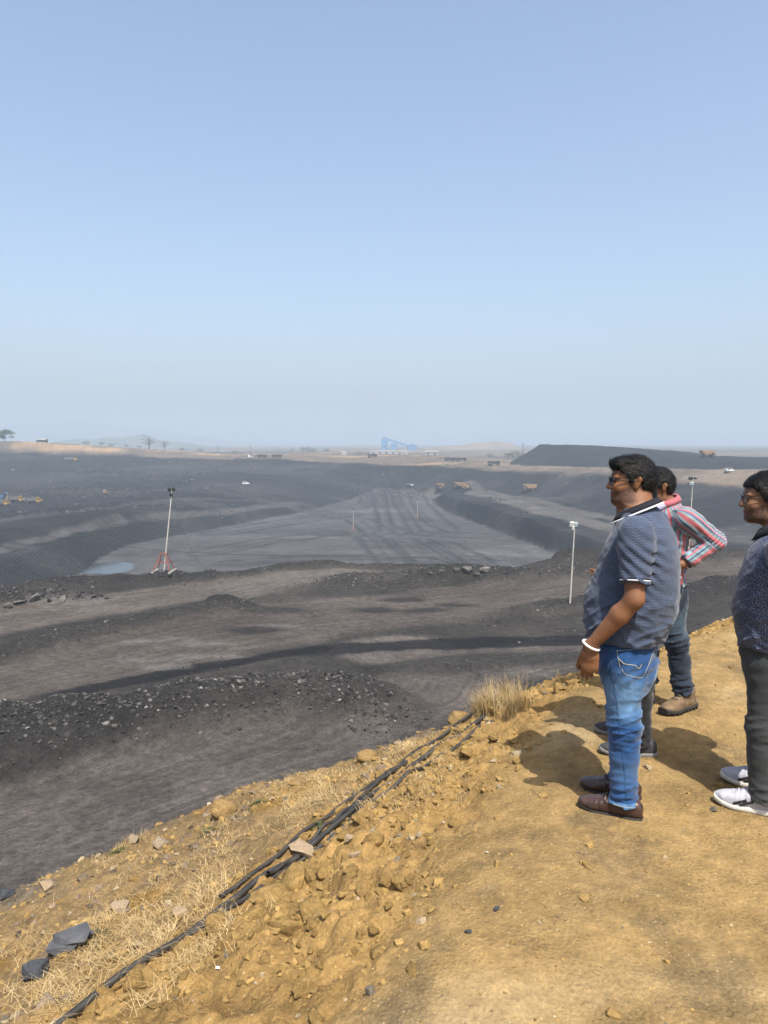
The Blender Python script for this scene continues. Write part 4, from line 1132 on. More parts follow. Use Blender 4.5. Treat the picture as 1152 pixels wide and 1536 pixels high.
def head_parts(V, c, yaw, pitch=0.0, fat=1.0, sc=1.0, chin=0.0):
    cy_, sy_ = math.cos(yaw), math.sin(yaw); cp, sp = math.cos(pitch), math.sin(pitch)
    M = np.array([[cy_ * cp, -sy_, cy_ * sp], [sy_ * cp, cy_, sy_ * sp], [-sp, 0, cp]])
    at_ = lambda p: M @ (np.array(p, float) * sc) + np.array(c)
    E = lambda p, r_, k=0.015, op='add': V.ell(at_(p), [x * sc for x in r_], k, M, op)
    E((-0.014, 0, 0.036), (0.097, 0.076, 0.088)); E((-0.045, 0, 0.01), (0.062, 0.066, 0.07), 0.02)
    E((0.038, 0, -0.022), (0.060, 0.060 * fat, 0.088), 0.02)
    E((0.046, 0, 0.045), (0.048, 0.058, 0.045), 0.02)
    E((0.028, 0, -0.082), (0.060, 0.054 * fat, 0.034), 0.025)
    if fat > 1.05: E((0.012, 0, -0.108), (0.055, 0.055, 0.03), 0.03)
    V.cap(at_((0.094, 0, 0.022)), at_((0.115, 0, -0.022)), 0.0085 * sc, 0.013 * sc, 0.012)
    for s_ in (-1, 1):
        E((0.102, s_ * 0.012, -0.026), (0.011, 0.008, 0.008), 0.008)
        E((0.072, s_ * 0.034, -0.022), (0.026, 0.022, 0.022), 0.02)
        E((0.098, s_ * 0.031, 0.010), (0.012, 0.014, 0.010), 0.012, 'sub')
        E((0.083, s_ * 0.031, 0.011), (0.0125, 0.0125, 0.0115), 0.004)
        E((0.086, s_ * 0.030, 0.028), (0.014, 0.024, 0.007), 0.012)
        e0 = at_((-0.004, s_ * 0.071, 0.002))
        V.cap(at_((-0.014, s_ * 0.083, 0.016)), at_((-0.004, s_ * 0.078, -0.020)), 0.0215 * sc, 0.0135 * sc, 0.004, flat=(M @ np.array((0.45, s_ * 1.0, 0)), 0.34))
        E((-0.006, s_ * 0.094, 0.006), (0.0115, 0.010, 0.018), 0.003, 'sub')
    E((0.093, 0, -0.052), (0.013, 0.024, 0.0065), 0.006); E((0.091, 0, -0.0645), (0.012, 0.021, 0.0075), 0.006)
    E((0.080 + chin, 0, -0.092), (0.020, 0.024, 0.020), 0.018)
    return M, at_
def head_attrs(V, M, c, sc):
    L_ = (V - np.array(c)) @ M / sc
    x, y, z = L_.T
    hd = (np.abs(x) < 0.14) & (np.abs(z) < 0.16)
    jaw = sstep(-0.012, -0.035, z - np.clip((0.04 - x) * 0.45, -0.02, 0.03)) * sstep(-0.125, -0.095, z) * sstep(-0.02, 0.02, x) * hd
    lip = np.clip(sstep(-0.074, -0.068, z) * sstep(-0.045, -0.050, z) * sstep(0.080, 0.090, x) * sstep(0.026, 0.020, np.abs(y)), 0, 1) * hd
    return jaw * (1 - lip), lip
def hair_vol(c, M, sc, quiff=1.0, nape=-0.075, thick=0.012, seed=0):
    h = Vol((-0.16, -0.125, -0.13), (0.15, 0.125, 0.19), 0.0042)
    t = thick
    h.ell((-0.014, 0, 0.038), (0.097 + t, 0.076 + t, 0.088 + t * 1.25), 0.01); h.ell((-0.045, 0, 0.008), (0.062 + t * 1.3, 0.066 + t, 0.074 + t), 0.03)
    h.ell((0.042, 0, 0.062), (0.052 + t * 0.4, 0.060 + t * 0.5, 0.046), 0.02)
    if quiff: h.ell((0.048, 0, 0.106), (0.055, 0.055, 0.022 * quiff), 0.025); h.ell((0.080, 0.0, 0.094), (0.022, 0.045, 0.016 * quiff), 0.02)
    X, Y, Z = h.ax[0][:, None, None], h.ax[1][None, :, None], h.ax[2][None, None, :]
    side = np.interp(h.ax[0], [-0.2, -0.11, -0.075, -0.04, -0.033, -0.026, 0.004, 0.012, 0.026, 0.034, 0.050, 0.075, 0.12], [nape - 0.01, nape - 0.01, nape, -0.05, -0.01, 0.034, 0.036, -0.006, -0.004, 0.026, 0.046, 0.068, 0.074]).astype(np.float32)[:, None, None]
    wob = 0.004 * np.sin(Y * 260 + X * 90)
    d = (side + wob - Z) * 0.7
    h.F = np.maximum(h.F, d)
    def strands(P):
        a = P[:, 0] * 35 + P[:, 2] * 18; b = P[:, 1] * 130 + P[:, 2] * 40
        return 0.0030 * vnoise3(np.stack([a, b, P[:, 2] * 45], -1), 5 + seed) + 0.0012 * vnoise3(np.stack([P[:, 0] * 90, P[:, 1] * 260, P[:, 2] * 200], -1), 9 + seed)
    h.band(strands)
    P, Q = h.mesh(0)
    return (P * sc) @ M.T + np.array(c), Q

def strands(P, Q, hc, M, n_, seed):
    rg = np.random.default_rng(seed); N = np.zeros_like(P)
    fn = np.cross(P[Q[:, 1]] - P[Q[:, 0]], P[Q[:, 3]] - P[Q[:, 0]])
    for i in range(4): np.add.at(N, Q[:, i], fn)
    N /= np.linalg.norm(N, axis=1)[:, None] + 1e-9
    k = rg.integers(len(P), size=n_); p = P[k]; nn = N[k]; L_ = (p - np.array(hc)) @ M
    side = sstep(0.035, 0.065, np.abs(L_[:, 1])) * sstep(0.10, 0.05, L_[:, 2]); back = sstep(-0.02, -0.08, L_[:, 0])
    d = np.stack([-1.0 + 0.55 * side + 0.8 * back, 0.25 * rg.normal(size=n_), -0.15 - 0.75 * side - 1.0 * back], -1) + rg.normal(size=(n_, 3)) * 0.28
    d = d @ M.T; d -= (d * nn).sum(1)[:, None] * nn; d /= np.linalg.norm(d, axis=1)[:, None] + 1e-9
    l = rg.uniform(0.014, 0.034, n_) * (1 - 0.35 * side); w = np.cross(nn, d) * rg.uniform(0.0006, 0.0012, n_)[:, None]; lift = rg.uniform(0.02, 0.28, n_)
    Vs = []
    for t in (0, 0.5, 1.0):
        c = p + d * (l * t)[:, None] + nn * (l * lift * t - 0.0008)[:, None]; Vs += [c - w * (1 - 0.8 * t), c + w * (1 - 0.8 * t)]
    b = np.arange(n_)[:, None] * 6
    return np.stack(Vs, 1).reshape(-1, 3), np.concatenate([b + np.array((0, 1, 3, 2)), b + np.array((2, 3, 5, 4))])

def shoe_vol(kind):
    """sole on z = 0, ankle at the origin, toe towards +x"""
    v = Vol((-0.12, -0.075, -0.01), (0.26, 0.075, 0.20), 0.004)
    if kind == 'loafer':
        rows = [(-0.085, 0, 0.038, 0.018, 0.026), (-0.070, 0, 0.045, 0.032, 0.040), (-0.03, 0, 0.046, 0.036, 0.044), (0.03, 0, 0.044, 0.038, 0.042), (0.08, 0.002, 0.038, 0.043, 0.036), (0.13, 0.003, 0.031, 0.046, 0.028), (0.175, 0.002, 0.027, 0.038, 0.022), (0.20, 0, 0.024, 0.020, 0.014)]
    elif kind == 'boot':
        rows = [(-0.095, 0, 0.045, 0.025, 0.030), (-0.075, 0, 0.052, 0.040, 0.046), (-0.03, 0, 0.055, 0.042, 0.052), (0.04, 0, 0.054, 0.044, 0.050), (0.09, 0.002, 0.050, 0.050, 0.046), (0.14, 0.003, 0.044, 0.054, 0.040), (0.185, 0.002, 0.040, 0.046, 0.034), (0.21, 0, 0.036, 0.026, 0.022)]
    else:
        rows = [(-0.088, 0, 0.046, 0.018, 0.028), (-0.072, 0, 0.052, 0.032, 0.042), (-0.03, 0, 0.052, 0.036, 0.048), (0.03, 0, 0.050, 0.038, 0.046), (0.08, 0.002, 0.043, 0.044, 0.038), (0.13, 0.003, 0.036, 0.047, 0.030), (0.18, 0.002, 0.033, 0.038, 0.024), (0.208, 0, 0.032, 0.018, 0.014)]
    v.loft(rows, 0.008, 2.6, axis=0)
    if kind == 'boot':
        v.cap((-0.02, 0, 0.07), (-0.028, 0, 0.155), 0.050, 0.052, 0.025, cut=(((0, 0, 0.15), (-0.1, 0, 1)),)); v.cap((0.05, 0, 0.085), (0.0, 0, 0.13), 0.03, 0.03, 0.03)
        v.cap((-0.025, 0, 0.11), (-0.028, 0, 0.19), 0.041, 0.043, 0.004, op='sub')
    else:
        v.cap((-0.015, 0, 0.075), (-0.02, 0, 0.14), 0.036, 0.043, 0.006, op='sub')
        if kind == 'loafer': v.cap((0.02, 0, 0.088), (0.05, 0, 0.088), 0.022, 0.016, 0.008, op='sub')
        else: v.cap((0.02, 0, 0.085), (0.085, 0, 0.062), 0.018, 0.014, 0.02)
    v.band(lambda P: 0.0018 * vnoise3(P * 45, 3) + 0.001 * np.sin(P[:, 0] * 260) * (np.abs(P[:, 0] - 0.09) < 0.035) * (P[:, 2] > 0.03))
    s_ = Vol((-0.13, -0.08, -0.02), (0.27, 0.08, 0.06), 0.004)
    up = {'loafer': 0.013, 'boot': 0.044, 'sneaker': 0.027}[kind]; e = {'loafer': 0.002, 'boot': 0.010, 'sneaker': 0.005}[kind]
    kick = lambda x: 0.012 * max(0, (x - 0.12) / 0.08) ** 2
    s_.loft([(t - (e if i == 0 else 0) + (e if i == len(rows) - 1 else 0), c1, up / 2 + kick(t), r1 + e, up / 2) for i, (t, c1, c2, r1, r2) in enumerate(rows)], 0.004, 4.0, axis=0)
    if kind == 'boot': s_.band(lambda P: np.where(P[:, 2] < 0.024, 0.008 * (np.sin(P[:, 0] * 170) > 0.2), 0) + 0.02 * (P[:, 2] < 0.014) * (np.abs(P[:, 0] + 0.012) < 0.022))
    return v.mesh(1), s_.mesh(1)
SHOES = {k: shoe_vol(k) for k in ('loafer', 'boot', 'sneaker')}

def ring(path_fn, n_, rad, seg=6):
    P = np.array([path_fn(t) for t in np.linspace(0, 2 * math.pi, n_, endpoint=False)]); P = np.vstack([P, P[:1]])
    return tube(P, rad, seg)
def strip(rows, closed=True, thick=0.003):
    """rows of points (same count) skinned into a sheet with thickness"""
    A = np.array(rows, float); m_, n_ = A.shape[:2]
    ctr = A.reshape(-1, 3).mean(0); out_ = A - ctr; out_[..., 2] *= 0.2; out_ /= np.linalg.norm(out_, axis=-1)[..., None]
    B = A + out_ * thick; V = np.concatenate([A.reshape(-1, 3), B.reshape(-1, 3)]); o = m_ * n_; F = []
    nn = n_ if closed else n_ - 1
    for i in range(m_ - 1):
        for j in range(nn):
            a, b = i * n_ + j, i * n_ + (j + 1) % n_; F += [(a + o, b + o, b + n_ + o, a + n_ + o), (a, a + n_, b + n_, b)]
    for i in (0, m_ - 1):
        for j in range(nn):
            a, b = i * n_ + j, i * n_ + (j + 1) % n_; F.append((a, b, b + o, a + o) if i == 0 else (b, a, a + o, b + o))
    if not closed:
        for i in range(m_ - 1):
            for j in (0, n_ - 1): a = i * n_ + j; F.append((a, a + n_, a + n_ + o, a + o) if j == 0 else (a + n_, a, a + o, a + n_ + o))
    return V, np.array(F)

def person(S):
    root = add('person', None, None, label=S['label'], cat='person', loc=S['loc'], rot=(0, 0, S['face']))
    h = S.get('h', 0.0048); mats = S['mats']
    part = lambda name, VF, mat, parent=root, label=None: add(name, mesh_np(name, VF[0], VF[1], True), mat, parent=parent, label=label)
    tor, arms, legs = S['torso'], S['arms'], S['legs']
    hc, yaw = S['head'], S['yaw']; sc = S.get('hsc', 1.0)
    # --- body
    lo, hi = np.array((-0.36, -0.40, -0.0)), np.array((0.46, 0.40, hc[2] + 0.17))
    V = Vol(lo, hi, h)
    M, hat = head_parts(V, hc, yaw, S.get('pitch', 0), S.get('fat', 1.0), sc, S.get('chin', 0))
    nb_ = (tor[-1][1], tor[-1][2], tor[-1][0])
    nr = S.get('neck', 0.058)
    V.cap(hat((-0.028, 0, -0.045)), (nb_[0], nb_[1], nb_[2] - 0.03), nr, nr * 1.12, 0.03)
    V.loft([(t, a, b, r1 * 0.90, r2 * 0.90) for t, a, b, r1, r2 in tor], 0.03)
    for A in arms:
        s_, e_, w_ = A['pts']; ar = A.get('r', (0.058, 0.047, 0.046, 0.030))
        V.cap(s_, e_, ar[0], ar[1], 0.03)
        mid = np.array(e_) * 0.68 + np.array(w_) * 0.32
        V.cap(e_, mid, ar[1] * 0.96, ar[2], 0.02); V.cap(mid, w_, ar[2], ar[3], 0.02)
        hand(V, w_, *A['hand'])
    for Lg in legs:
        p, q, a = Lg['pts']; V.cap(p, q, 0.078, 0.052, 0.03); V.cap(q, a, 0.052, 0.036, 0.03)
        f_ = np.array(rz((1, 0, 0), Lg.get('toe', 0)))
        V.cap((a[0], a[1], 0.06), np.array((a[0], a[1], 0.03)) + f_ * 0.12, 0.032, 0.022, 0.02)
    P, Q = V.mesh(2)
    me = mesh_np('body', P, Q); bd, lp = head_attrs(P, M, hc, sc); set_attr(me, 'beard', bd); set_attr(me, 'lip', lp)
    body = add('body', me, mats['skin'], parent=root)
    hv = hair_vol(hc, M, sc, S.get('quiff', 1.0), S.get('nape', -0.075), S.get('hair_t', 0.012), S.get('seed', 0))
    hr = part('hair', hv, M_hair)
    part('hair_strands', strands(hv[0], hv[1], hc, M, 7000, S.get('seed', 0)), M_hair, hr)['kind'] = 'stuff'
    for s_ in (-1, 1):
        bx = [hat((0.094 + 0.003 * math.cos(a * 3.1), s_ * (0.016 + 0.034 * a), 0.0325 + 0.006 * math.sin(a * 3.1))) for a in np.linspace(0, 1, 7)]
        part('eyebrow', tube(np.array(bx) - np.array([M @ np.array((0.022 * a * a, 0, 0)) for a in np.linspace(0, 1, 7)]), [0.003, 0.0042, 0.0045, 0.0045, 0.004, 0.0035, 0.002], 6), M_hair, label='black eyebrow')
    # --- shirt
    sl = S.get('sleeve', 'short'); z0 = tor[0][0]
    V = Vol((-0.38, -0.42, z0 - 0.03), (0.46, 0.42, hc[2]), 0.0058)
    V.loft(tor, 0.02, 2.25)
    segs = [((tor[3][1], 0, z0), (tor[3][1], 0, tor[-2][0]), 0.17, (1, 0, 0))]
    ends = []
    for A in arms:
        s_, e_, w_ = [np.array(p, float) for p in A['pts']]; sr = A.get('sr', (0.082, 0.072, 0.05))
        up = (e_ - s_) / np.linalg.norm(e_ - s_)
        V.cap(s_ + up * -0.02, s_ + up * 0.05, sr[0] * 0.97, sr[0], 0.035)
        if sl == 'short':
            he = s_ + up * A.get('cut', 0.21)
            V.cap(s_, he + up * 0.05, sr[0], sr[1], 0.03, cut=((he, up),)); ends.append((he, up, sr[0] + (sr[1] - sr[0]) * 0.85))
            segs.append((s_, he, sr[1], (1, 0, 0)))
        else:
            fd = (w_ - e_) / np.linalg.norm(w_ - e_); he = w_ - fd * 0.03
            V.cap(s_, e_, sr[0], sr[1], 0.03); V.cap(e_, he + fd * 0.04, sr[1], sr[2], 0.02, cut=((he, fd),)); ends.append((he, fd, sr[2]))
            segs += [(s_, e_, sr[1], (0, 0, 1)), (e_, he, sr[2], (0, 0, 1))]
    V.cap(np.array(hat((-0.028, 0, -0.05))), (nb_[0], nb_[1], nb_[2] - 0.02), nr + 0.004, nr + 0.012, 0.01, op='sub')
    V.F = np.maximum(V.F, z0 - V.ax[2][None, None, :])
    amp = S.get('wrinkle', 0.006)
    def wr(P):
        x_, y_, z_ = P.T
        n1 = vnoise3(np.stack([x_ * 9, y_ * 9, z_ * 20 + x_ * 10], -1), 31 + S.get('seed', 0)); n2 = vnoise3(np.stack([x_ * 20, y_ * 20, z_ * 42 - y_ * 20], -1), 37)
        low = sstep(z0 + 0.35, z0, z_)
        rd = 1 - np.abs(vnoise3(np.stack([x_ * 6, y_ * 6, (z_ + 0.6 * x_ - 0.3 * y_) * 15], -1), 43 + S.get('seed', 0))); rd2 = 1 - np.abs(vnoise3(np.stack([x_ * 9, y_ * 9, (z_ - 0.5 * x_) * 24], -1), 47))
        w = amp * (n1 * 0.7 + 0.5 * n2) * (0.5 + 0.9 * low) - amp * (1.5 * rd ** 4 + 1.0 * rd2 ** 4) * (0.35 + 0.9 * low)
        for A in arms:   # pulled folds at the armpit and the bent elbow
            s_, e_, w__ = [np.array(p, float) for p in A['pts']]
            d = np.linalg.norm(P - (s_ + (e_ - s_) * 0.45 + np.array((-0.03, 0, 0))), axis=1); w += 0.006 * np.exp(-(d / 0.12) ** 2) * np.sin((z_ * 0.8 - x_ * 0.7) * 150)
            if sl == 'long':
                d = np.linalg.norm(P - e_, axis=1); w += 0.007 * np.exp(-(d / 0.10) ** 2) * np.sin((x_ + z_) * 190)
        return w
    V.band(wr)
    P, Q = V.mesh(1)
    me = mesh_np('shirt', P, Q); cu, cv, who = seg_coords(P, segs); set_attr(me, 'cu', cu); set_attr(me, 'cv', cv)
    shirt = add('shirt', me, mats['shirt'], parent=root, label=S.get('shirt_label'))
    for (he, up, r_) in ends:
        a1 = np.cross(up, (0, 0.3, 1.0)); a1 /= np.linalg.norm(a1); a2 = np.cross(up, a1)
        loop = lambda o, rr_: [he + up * o + (a1 * math.cos(t) + a2 * math.sin(t)) * rr_ for t in np.linspace(0, 2 * math.pi, 28, endpoint=False)]
        if sl == 'short' and 'band' in mats:
            for o1, o2, mm, nm, lb in ((-0.020, -0.013, mats['band'][0], 'sleeve_band', 'navy band above the hem'), (-0.013, -0.007, mats['band'][1], 'sleeve_band', 'white stripe in the sleeve hem'), (-0.007, -0.001, mats['band'][0], 'sleeve_band', 'navy edge of the sleeve')):
                part(nm, strip([loop(o1, r_ + 0.0015), loop(o2, r_ + 0.0015)], True, 0.0035), mm, shirt, lb)
        elif sl == 'long':
            part('cuff', strip([loop(-0.055, r_ + 0.003), loop(0.004, r_ + 0.002)], True, 0.004), mats['cuff'], shirt)
    # collar: stands round the neck, falls over the shoulders, open at the throat
    if S.get('collar', True):
        nc = np.array(nb_); cz = nb_[2]; n_ = 40
        col_r = S.get('collar_r', (0.074, 0.080, 0.104)); tilt = S.get('collar_tilt', 0.34)
        def rowp(rad, dz, open_=0.30):
            L_ = []
            for t in np.linspace(open_, 2 * math.pi - open_, n_):
                x_ = rad * 1.05 * math.cos(t); y_ = rad * 0.98 * math.sin(t)
                L_.append((nc[0] + x_ + S.get('collar_dx', 0.012), nc[1] + y_, cz + dz - tilt * (x_ + 0.05)))
            return L_
        part('collar', strip([rowp(col_r[0], 0.022), rowp(col_r[1], 0.030), rowp(col_r[2], -0.008)], False, 0.004), mats['collar'], shirt)
        if 'band' in mats:
            part('collar_stripe', strip([rowp(col_r[2] + 0.0005, -0.003), rowp(col_r[2] + 0.004, -0.012)], False, 0.0045), mats['band'][1], shirt, 'white stripe along the collar edge')
    # --- trousers
    zt = tor[0][0] + 0.10
    V = Vol((-0.30, -0.32, 0.0), (0.28, 0.32, zt + 0.04), 0.0058)
    V.loft(S['pelvis'], 0.03, 2.2); segs = []
    lr = S['leg_r']
    for Lg in legs:
        p, q, a = [np.array(x, float) for x in Lg['pts']]
        V.cap(p, q, lr[0], lr[1], 0.05); cm = q * 0.62 + a * 0.38; V.cap(q, cm, lr[1], lr[2], 0.03); V.cap(cm, (a[0], a[1], 0.03), lr[2], lr[3], 0.03)
        segs += [(p, q, lr[1], (0, 1, 0)), (q, a, lr[1], (0, 1, 0))]
    hem = S.get('hem', 0.055)
    V.F = np.maximum(V.F, hem - V.ax[2][None, None, :])
    kz = legs[0]['pts'][1][2]
    def wr2(P):
        x_, y_, z_ = P.T; wob = vnoise3(P * 9, 51)
        k = 0.0055 * np.exp(-((z_ - kz) / 0.085) ** 2) * np.sin(z_ * 130 + x_ * 35 + wob * 3) * (0.6 + 0.6 * vnoise3(P * 14, 53))
        an = 0.0075 * sstep(hem + 0.17, hem + 0.03, z_) * np.sin(z_ * 150 - x_ * 25 + y_ * 30 + wob * 3)
        cr = 0.006 * np.exp(-((z_ - kz - 0.30) / 0.09) ** 2) * np.sin(z_ * 90 + x_ * 60 + wob * 3)
        rg1 = 1 - np.abs(vnoise3(np.stack([x_ * 7, y_ * 7, z_ * 26 + x_ * 9], -1), 63)); rg2 = 1 - np.abs(vnoise3(np.stack([x_ * 11, y_ * 11, z_ * 40 - y_ * 14], -1), 67)); rg3 = 1 - np.abs(vnoise3(np.stack([x_ * 5, y_ * 5, z_ * 9 + x_ * 22], -1), 69))
        kn = np.exp(-((z_ - kz) / 0.11) ** 2); ank = sstep(hem + 0.20, hem + 0.02, z_); hp = np.exp(-((z_ - kz - 0.30) / 0.12) ** 2)
        sharp = -0.012 * rg1 ** 4 * (kn + ank * 0.9) - 0.008 * rg2 ** 4 * (kn * 0.7 + ank + 0.15) - 0.011 * rg3 ** 4 * (hp + 0.2)
        return ((k + an + cr) * 0.45 + sharp) * S.get('fold', 1.0) + 0.003 + 0.003 * vnoise3(np.stack([x_ * 16, y_ * 16, z_ * 22], -1), 57)
    V.band(wr2)
    P, Q = V.mesh(1)
    me = mesh_np('trousers', P, Q); cu, cv, who = seg_coords(P, segs); set_attr(me, 'cu', cu); set_attr(me, 'cv', cv)
    x_, y_, z_ = P.T; nn = vnoise3(np.stack([x_ * 12, y_ * 12, z_ * 5], -1), 61)
    fade = (sstep(kz - 0.12, kz + 0.10, z_) * sstep(kz + 0.38, kz + 0.16, z_) * 0.9 + 0.5 * np.exp(-((z_ - kz + 0.16) / 0.1) ** 2)) * np.clip(0.5 + 1.0 * nn, 0, 1)
    fade = np.maximum(fade, 0.55 * (z_ < hem + 0.012)); set_attr(me, 'fade', fade)
    tr_ = add(S.get('trouser_name', 'trousers'), me, mats['trousers'], parent=root, label=S.get('trouser_label'))
    # --- shoes
    for i, Lg in enumerate(legs):
        a = Lg['pts'][2]; (P, Q), (P2, Q2) = SHOES[S['shoe']]
        sh = add(S.get('shoe_name', 'shoe'), mesh_np('shoe', P, Q), mats['shoe'], parent=root, loc=(a[0], a[1], Lg.get('dz', 0.0)), rot=(0, 0, Lg.get('toe', 0)), scale=S.get('shoe_sc', 1.0), label=S.get('shoe_label'))
        add('sole', mesh_np('sole', P2, Q2), mats['sole'], parent=sh)
        extra = S.get('shoe_extra')
        if extra: extra(sh)
    return root, dict(M=M, hat=hat, body=body, shirt=shirt, trousers=tr_, part=part)

def glasses(root, hat, M, lens_mat, lab, part, w=0.026, hgt=0.018, rim=0.0022):
    fr = add('glasses', None, None, parent=root, label=lab)
    for s_ in (-1, 1):
        c_ = np.array((0.108, s_ * 0.033, 0.010))
        lp = [c_ + np.array((-0.010 * (abs(math.cos(t)) * (math.cos(t) * s_ > 0)), w * np.sign(math.cos(t)) * abs(math.cos(t)) ** 0.75, hgt * np.sign(math.sin(t)) * abs(math.sin(t)) ** 0.75)) for t in np.linspace(0, 2 * math.pi, 24, endpoint=False)]
        W = np.array([hat(p) for p in lp]); part('rim', tube(np.vstack([W, W[:1]]), rim, 6), M_frame, fr)
        n0 = M @ np.array((1, 0, 0)); V = np.vstack([W, W + n0 * -0.0015]); k = len(W)
        me = bpy.data.meshes.new('lens'); me.from_pydata([tuple(p) for p in V], [], [tuple(range(k)), tuple(range(2 * k - 1, k - 1, -1))] + [(j, j + k, (j + 1) % k + k, (j + 1) % k) for j in range(k)])
        add('lens', me, lens_mat, parent=fr)
        arm = [hat(p) for p in ((0.100, s_ * 0.060, 0.016), (0.085, s_ * 0.071, 0.016), (0.03, s_ * 0.0775, 0.014), (-0.012, s_ * 0.080, 0.013), (-0.028, s_ * 0.077, -0.006))]
        part('temple_arm', tube(smooth_path(arm, 20), rim * 1.15, 6), M_frame, fr)
    part('bridge', tube(np.array([hat((0.110, y_, 0.014 + 0.003 * math.cos(y_ * 300))) for y_ in np.linspace(-0.009, 0.009, 6)]), rim, 6), M_frame, fr)
    return fr

def world_bvh(o):
    bpy.context.view_layer.update()
    mw = o.matrix_world; me = o.data
    return BVHTree.FromPolygons([mw @ v.co for v in me.vertices], [tuple(p.vertices) for p in me.polygons])
def on_px(bvh, pts, push=0.002, dens=6):
    out_ = []
    P = np.array(pts, float); s = np.concatenate([[0], np.cumsum(np.hypot(*(P[1:] - P[:-1]).T))]); t = np.arange(0, s[-1] + 0.01, dens)
    c_, s_ = math.cos(PITCH), math.sin(PITCH)
    for u, v in zip(np.interp(t, s, P[:, 0]), np.interp(t, s, P[:, 1])):
        dx, dy = (u - 576) / FPX, (768 - v) / FPX
        d = Vector((dx, c_ + dy * s_, -s_ + dy * c_)).normalized()
        hp = bvh.ray_cast(Vector((0, 0, CAMZ)), d)
        if hp[0] is not None: out_.append(tuple(hp[0] + hp[1] * push))
    return np.array(out_)
def stitch(root, parent, W, rad, mat, name, label=None):
    """a line lying on a garment, given in world space, stored under the garment"""
    inv = root.matrix_world.inverted(); L_ = np.array([tuple(inv @ Vector(p)) for p in W])
    return add(name, mesh_np(name, *tube(L_, rad, 5)), mat, parent=parent, label=label)

# ---------------- man in the blue polo
FACE1 = math.atan2(0.50, -0.87)
P1L = (1.122, 3.44)
g1 = float(bz(*P1L)[0])
man1 = dict(label='stout man in blue knit polo and faded jeans, standing nearest at the edge', loc=(P1L[0], P1L[1], g1), face=FACE1, h=0.0050, seed=1,
    torso=[(0.838, -0.028, 0, 0.166, 0.186), (0.88, -0.034, 0, 0.182, 0.192), (0.95, -0.042, 0, 0.205, 0.200), (1.05, -0.058, 0, 0.203, 0.200), (1.15, -0.078, 0, 0.186, 0.198), (1.25, -0.088, 0, 0.168, 0.200), (1.33, -0.095, 0, 0.140, 0.190), (1.39, -0.095, 0, 0.112, 0.150), (1.43, -0.088, 0, 0.088, 0.100), (1.46, -0.080, 0, 0.074, 0.078)],
    arms=[dict(pts=[(-0.105, 0.205, 1.345), (-0.118, 0.262, 1.075), (0.068, 0.252, 0.838)], hand=((0.05, -0.05, -1.0), (0.1, -1.0, 0.1), (1, 0.1, 0.05), 0.32, 1.07, 0.28), r=(0.051, 0.042, 0.0425, 0.0275), sr=(0.072, 0.059, 0.05), cut=0.205),
          dict(pts=[(-0.105, -0.205, 1.345), (-0.10, -0.265, 1.075), (0.10, -0.22, 0.87)], hand=((0.05, 0.05, -1.0), (0.1, 1.0, 0.1), (1, -0.1, 0.05), 0.55, 1.0, 0.35), r=(0.051, 0.042, 0.0425, 0.0275), sr=(0.072, 0.059, 0.05), cut=0.205)],
    pelvis=[(0.60, -0.055, 0, 0.098, 0.142), (0.66, -0.055, 0, 0.122, 0.160), (0.74, -0.044, 0, 0.138, 0.168), (0.80, -0.032, 0, 0.146, 0.170), (0.88, -0.03, 0, 0.158, 0.174), (0.93, -0.03, 0, 0.15, 0.165)],
    legs=[dict(pts=[(-0.038, 0.086, 0.74), (-0.062, 0.096, 0.43), (-0.066, 0.098, 0.07)], toe=0.0), dict(pts=[(-0.038, -0.086, 0.74), (-0.015, -0.096, 0.43), (-0.022, -0.100, 0.07)], toe=-0.05)],
    leg_r=(0.091, 0.069, 0.064, 0.056), head=(-0.036, -0.015, 1.572), yaw=0.42, pitch=0.02, fat=1.10, hsc=0.92, neck=0.061, quiff=1.0, nape=-0.085, hair_t=0.012, shoe='loafer', shoe_name='loafer', shoe_sc=1.05, hem=0.074, collar_r=(0.078, 0.083, 0.106), collar_tilt=0.48,
    trouser_name='jeans', mats=dict(skin=skin('warm_brown_skin', (0.235, 0.105, 0.050), 0.85), shirt=M_polo, band=(M_navy, M_white), collar=M_navy, trousers=M_jeans, shoe=M_loaf, sole=M_sole))
r1, d1 = person(man1)
glasses(r1, d1['hat'], d1['M'], M_lens, 'black sunglasses', d1['part'])
# loafer vamp strap and bit
for sh in [c for c in r1.children if c.name.startswith('loafer')]:
    t_ = np.linspace(-1, 1, 11)
    P = np.stack([0.075 + 0 * t_, 0.042 * t_, 0.020 + 0.060 * np.sqrt(np.clip(1 - (t_ * 0.93) ** 2, 0, 1))], -1)
    add('strap', mesh_np('strap', *tube(P, 0.006, 6)), M_loaf, parent=sh)
    add('buckle', mesh_np('buckle', *tube(np.array([(0.080, -0.012, 0.079), (0.083, 0, 0.081), (0.080, 0.012, 0.079)]), 0.005, 6)), M_sole, parent=sh)
# wrist band
wv = np.array((0.068, 0.252, 0.838)); ax = np.array((-0.5, -0.05, 1.0)); ax /= np.linalg.norm(ax); b1 = np.cross(ax, (0, 1, 0)); b1 /= np.linalg.norm(b1); b2 = np.cross(ax, b1)
d1['part']('bracelet', ring(lambda t: wv + ax * 0.004 + (b1 * math.cos(t) + b2 * math.sin(t)) * 0.039, 30, 0.0062, 8), plain('white_plastic', (0.72, 0.72, 0.70), 0.4, 0.08), r1, 'white bracelet')
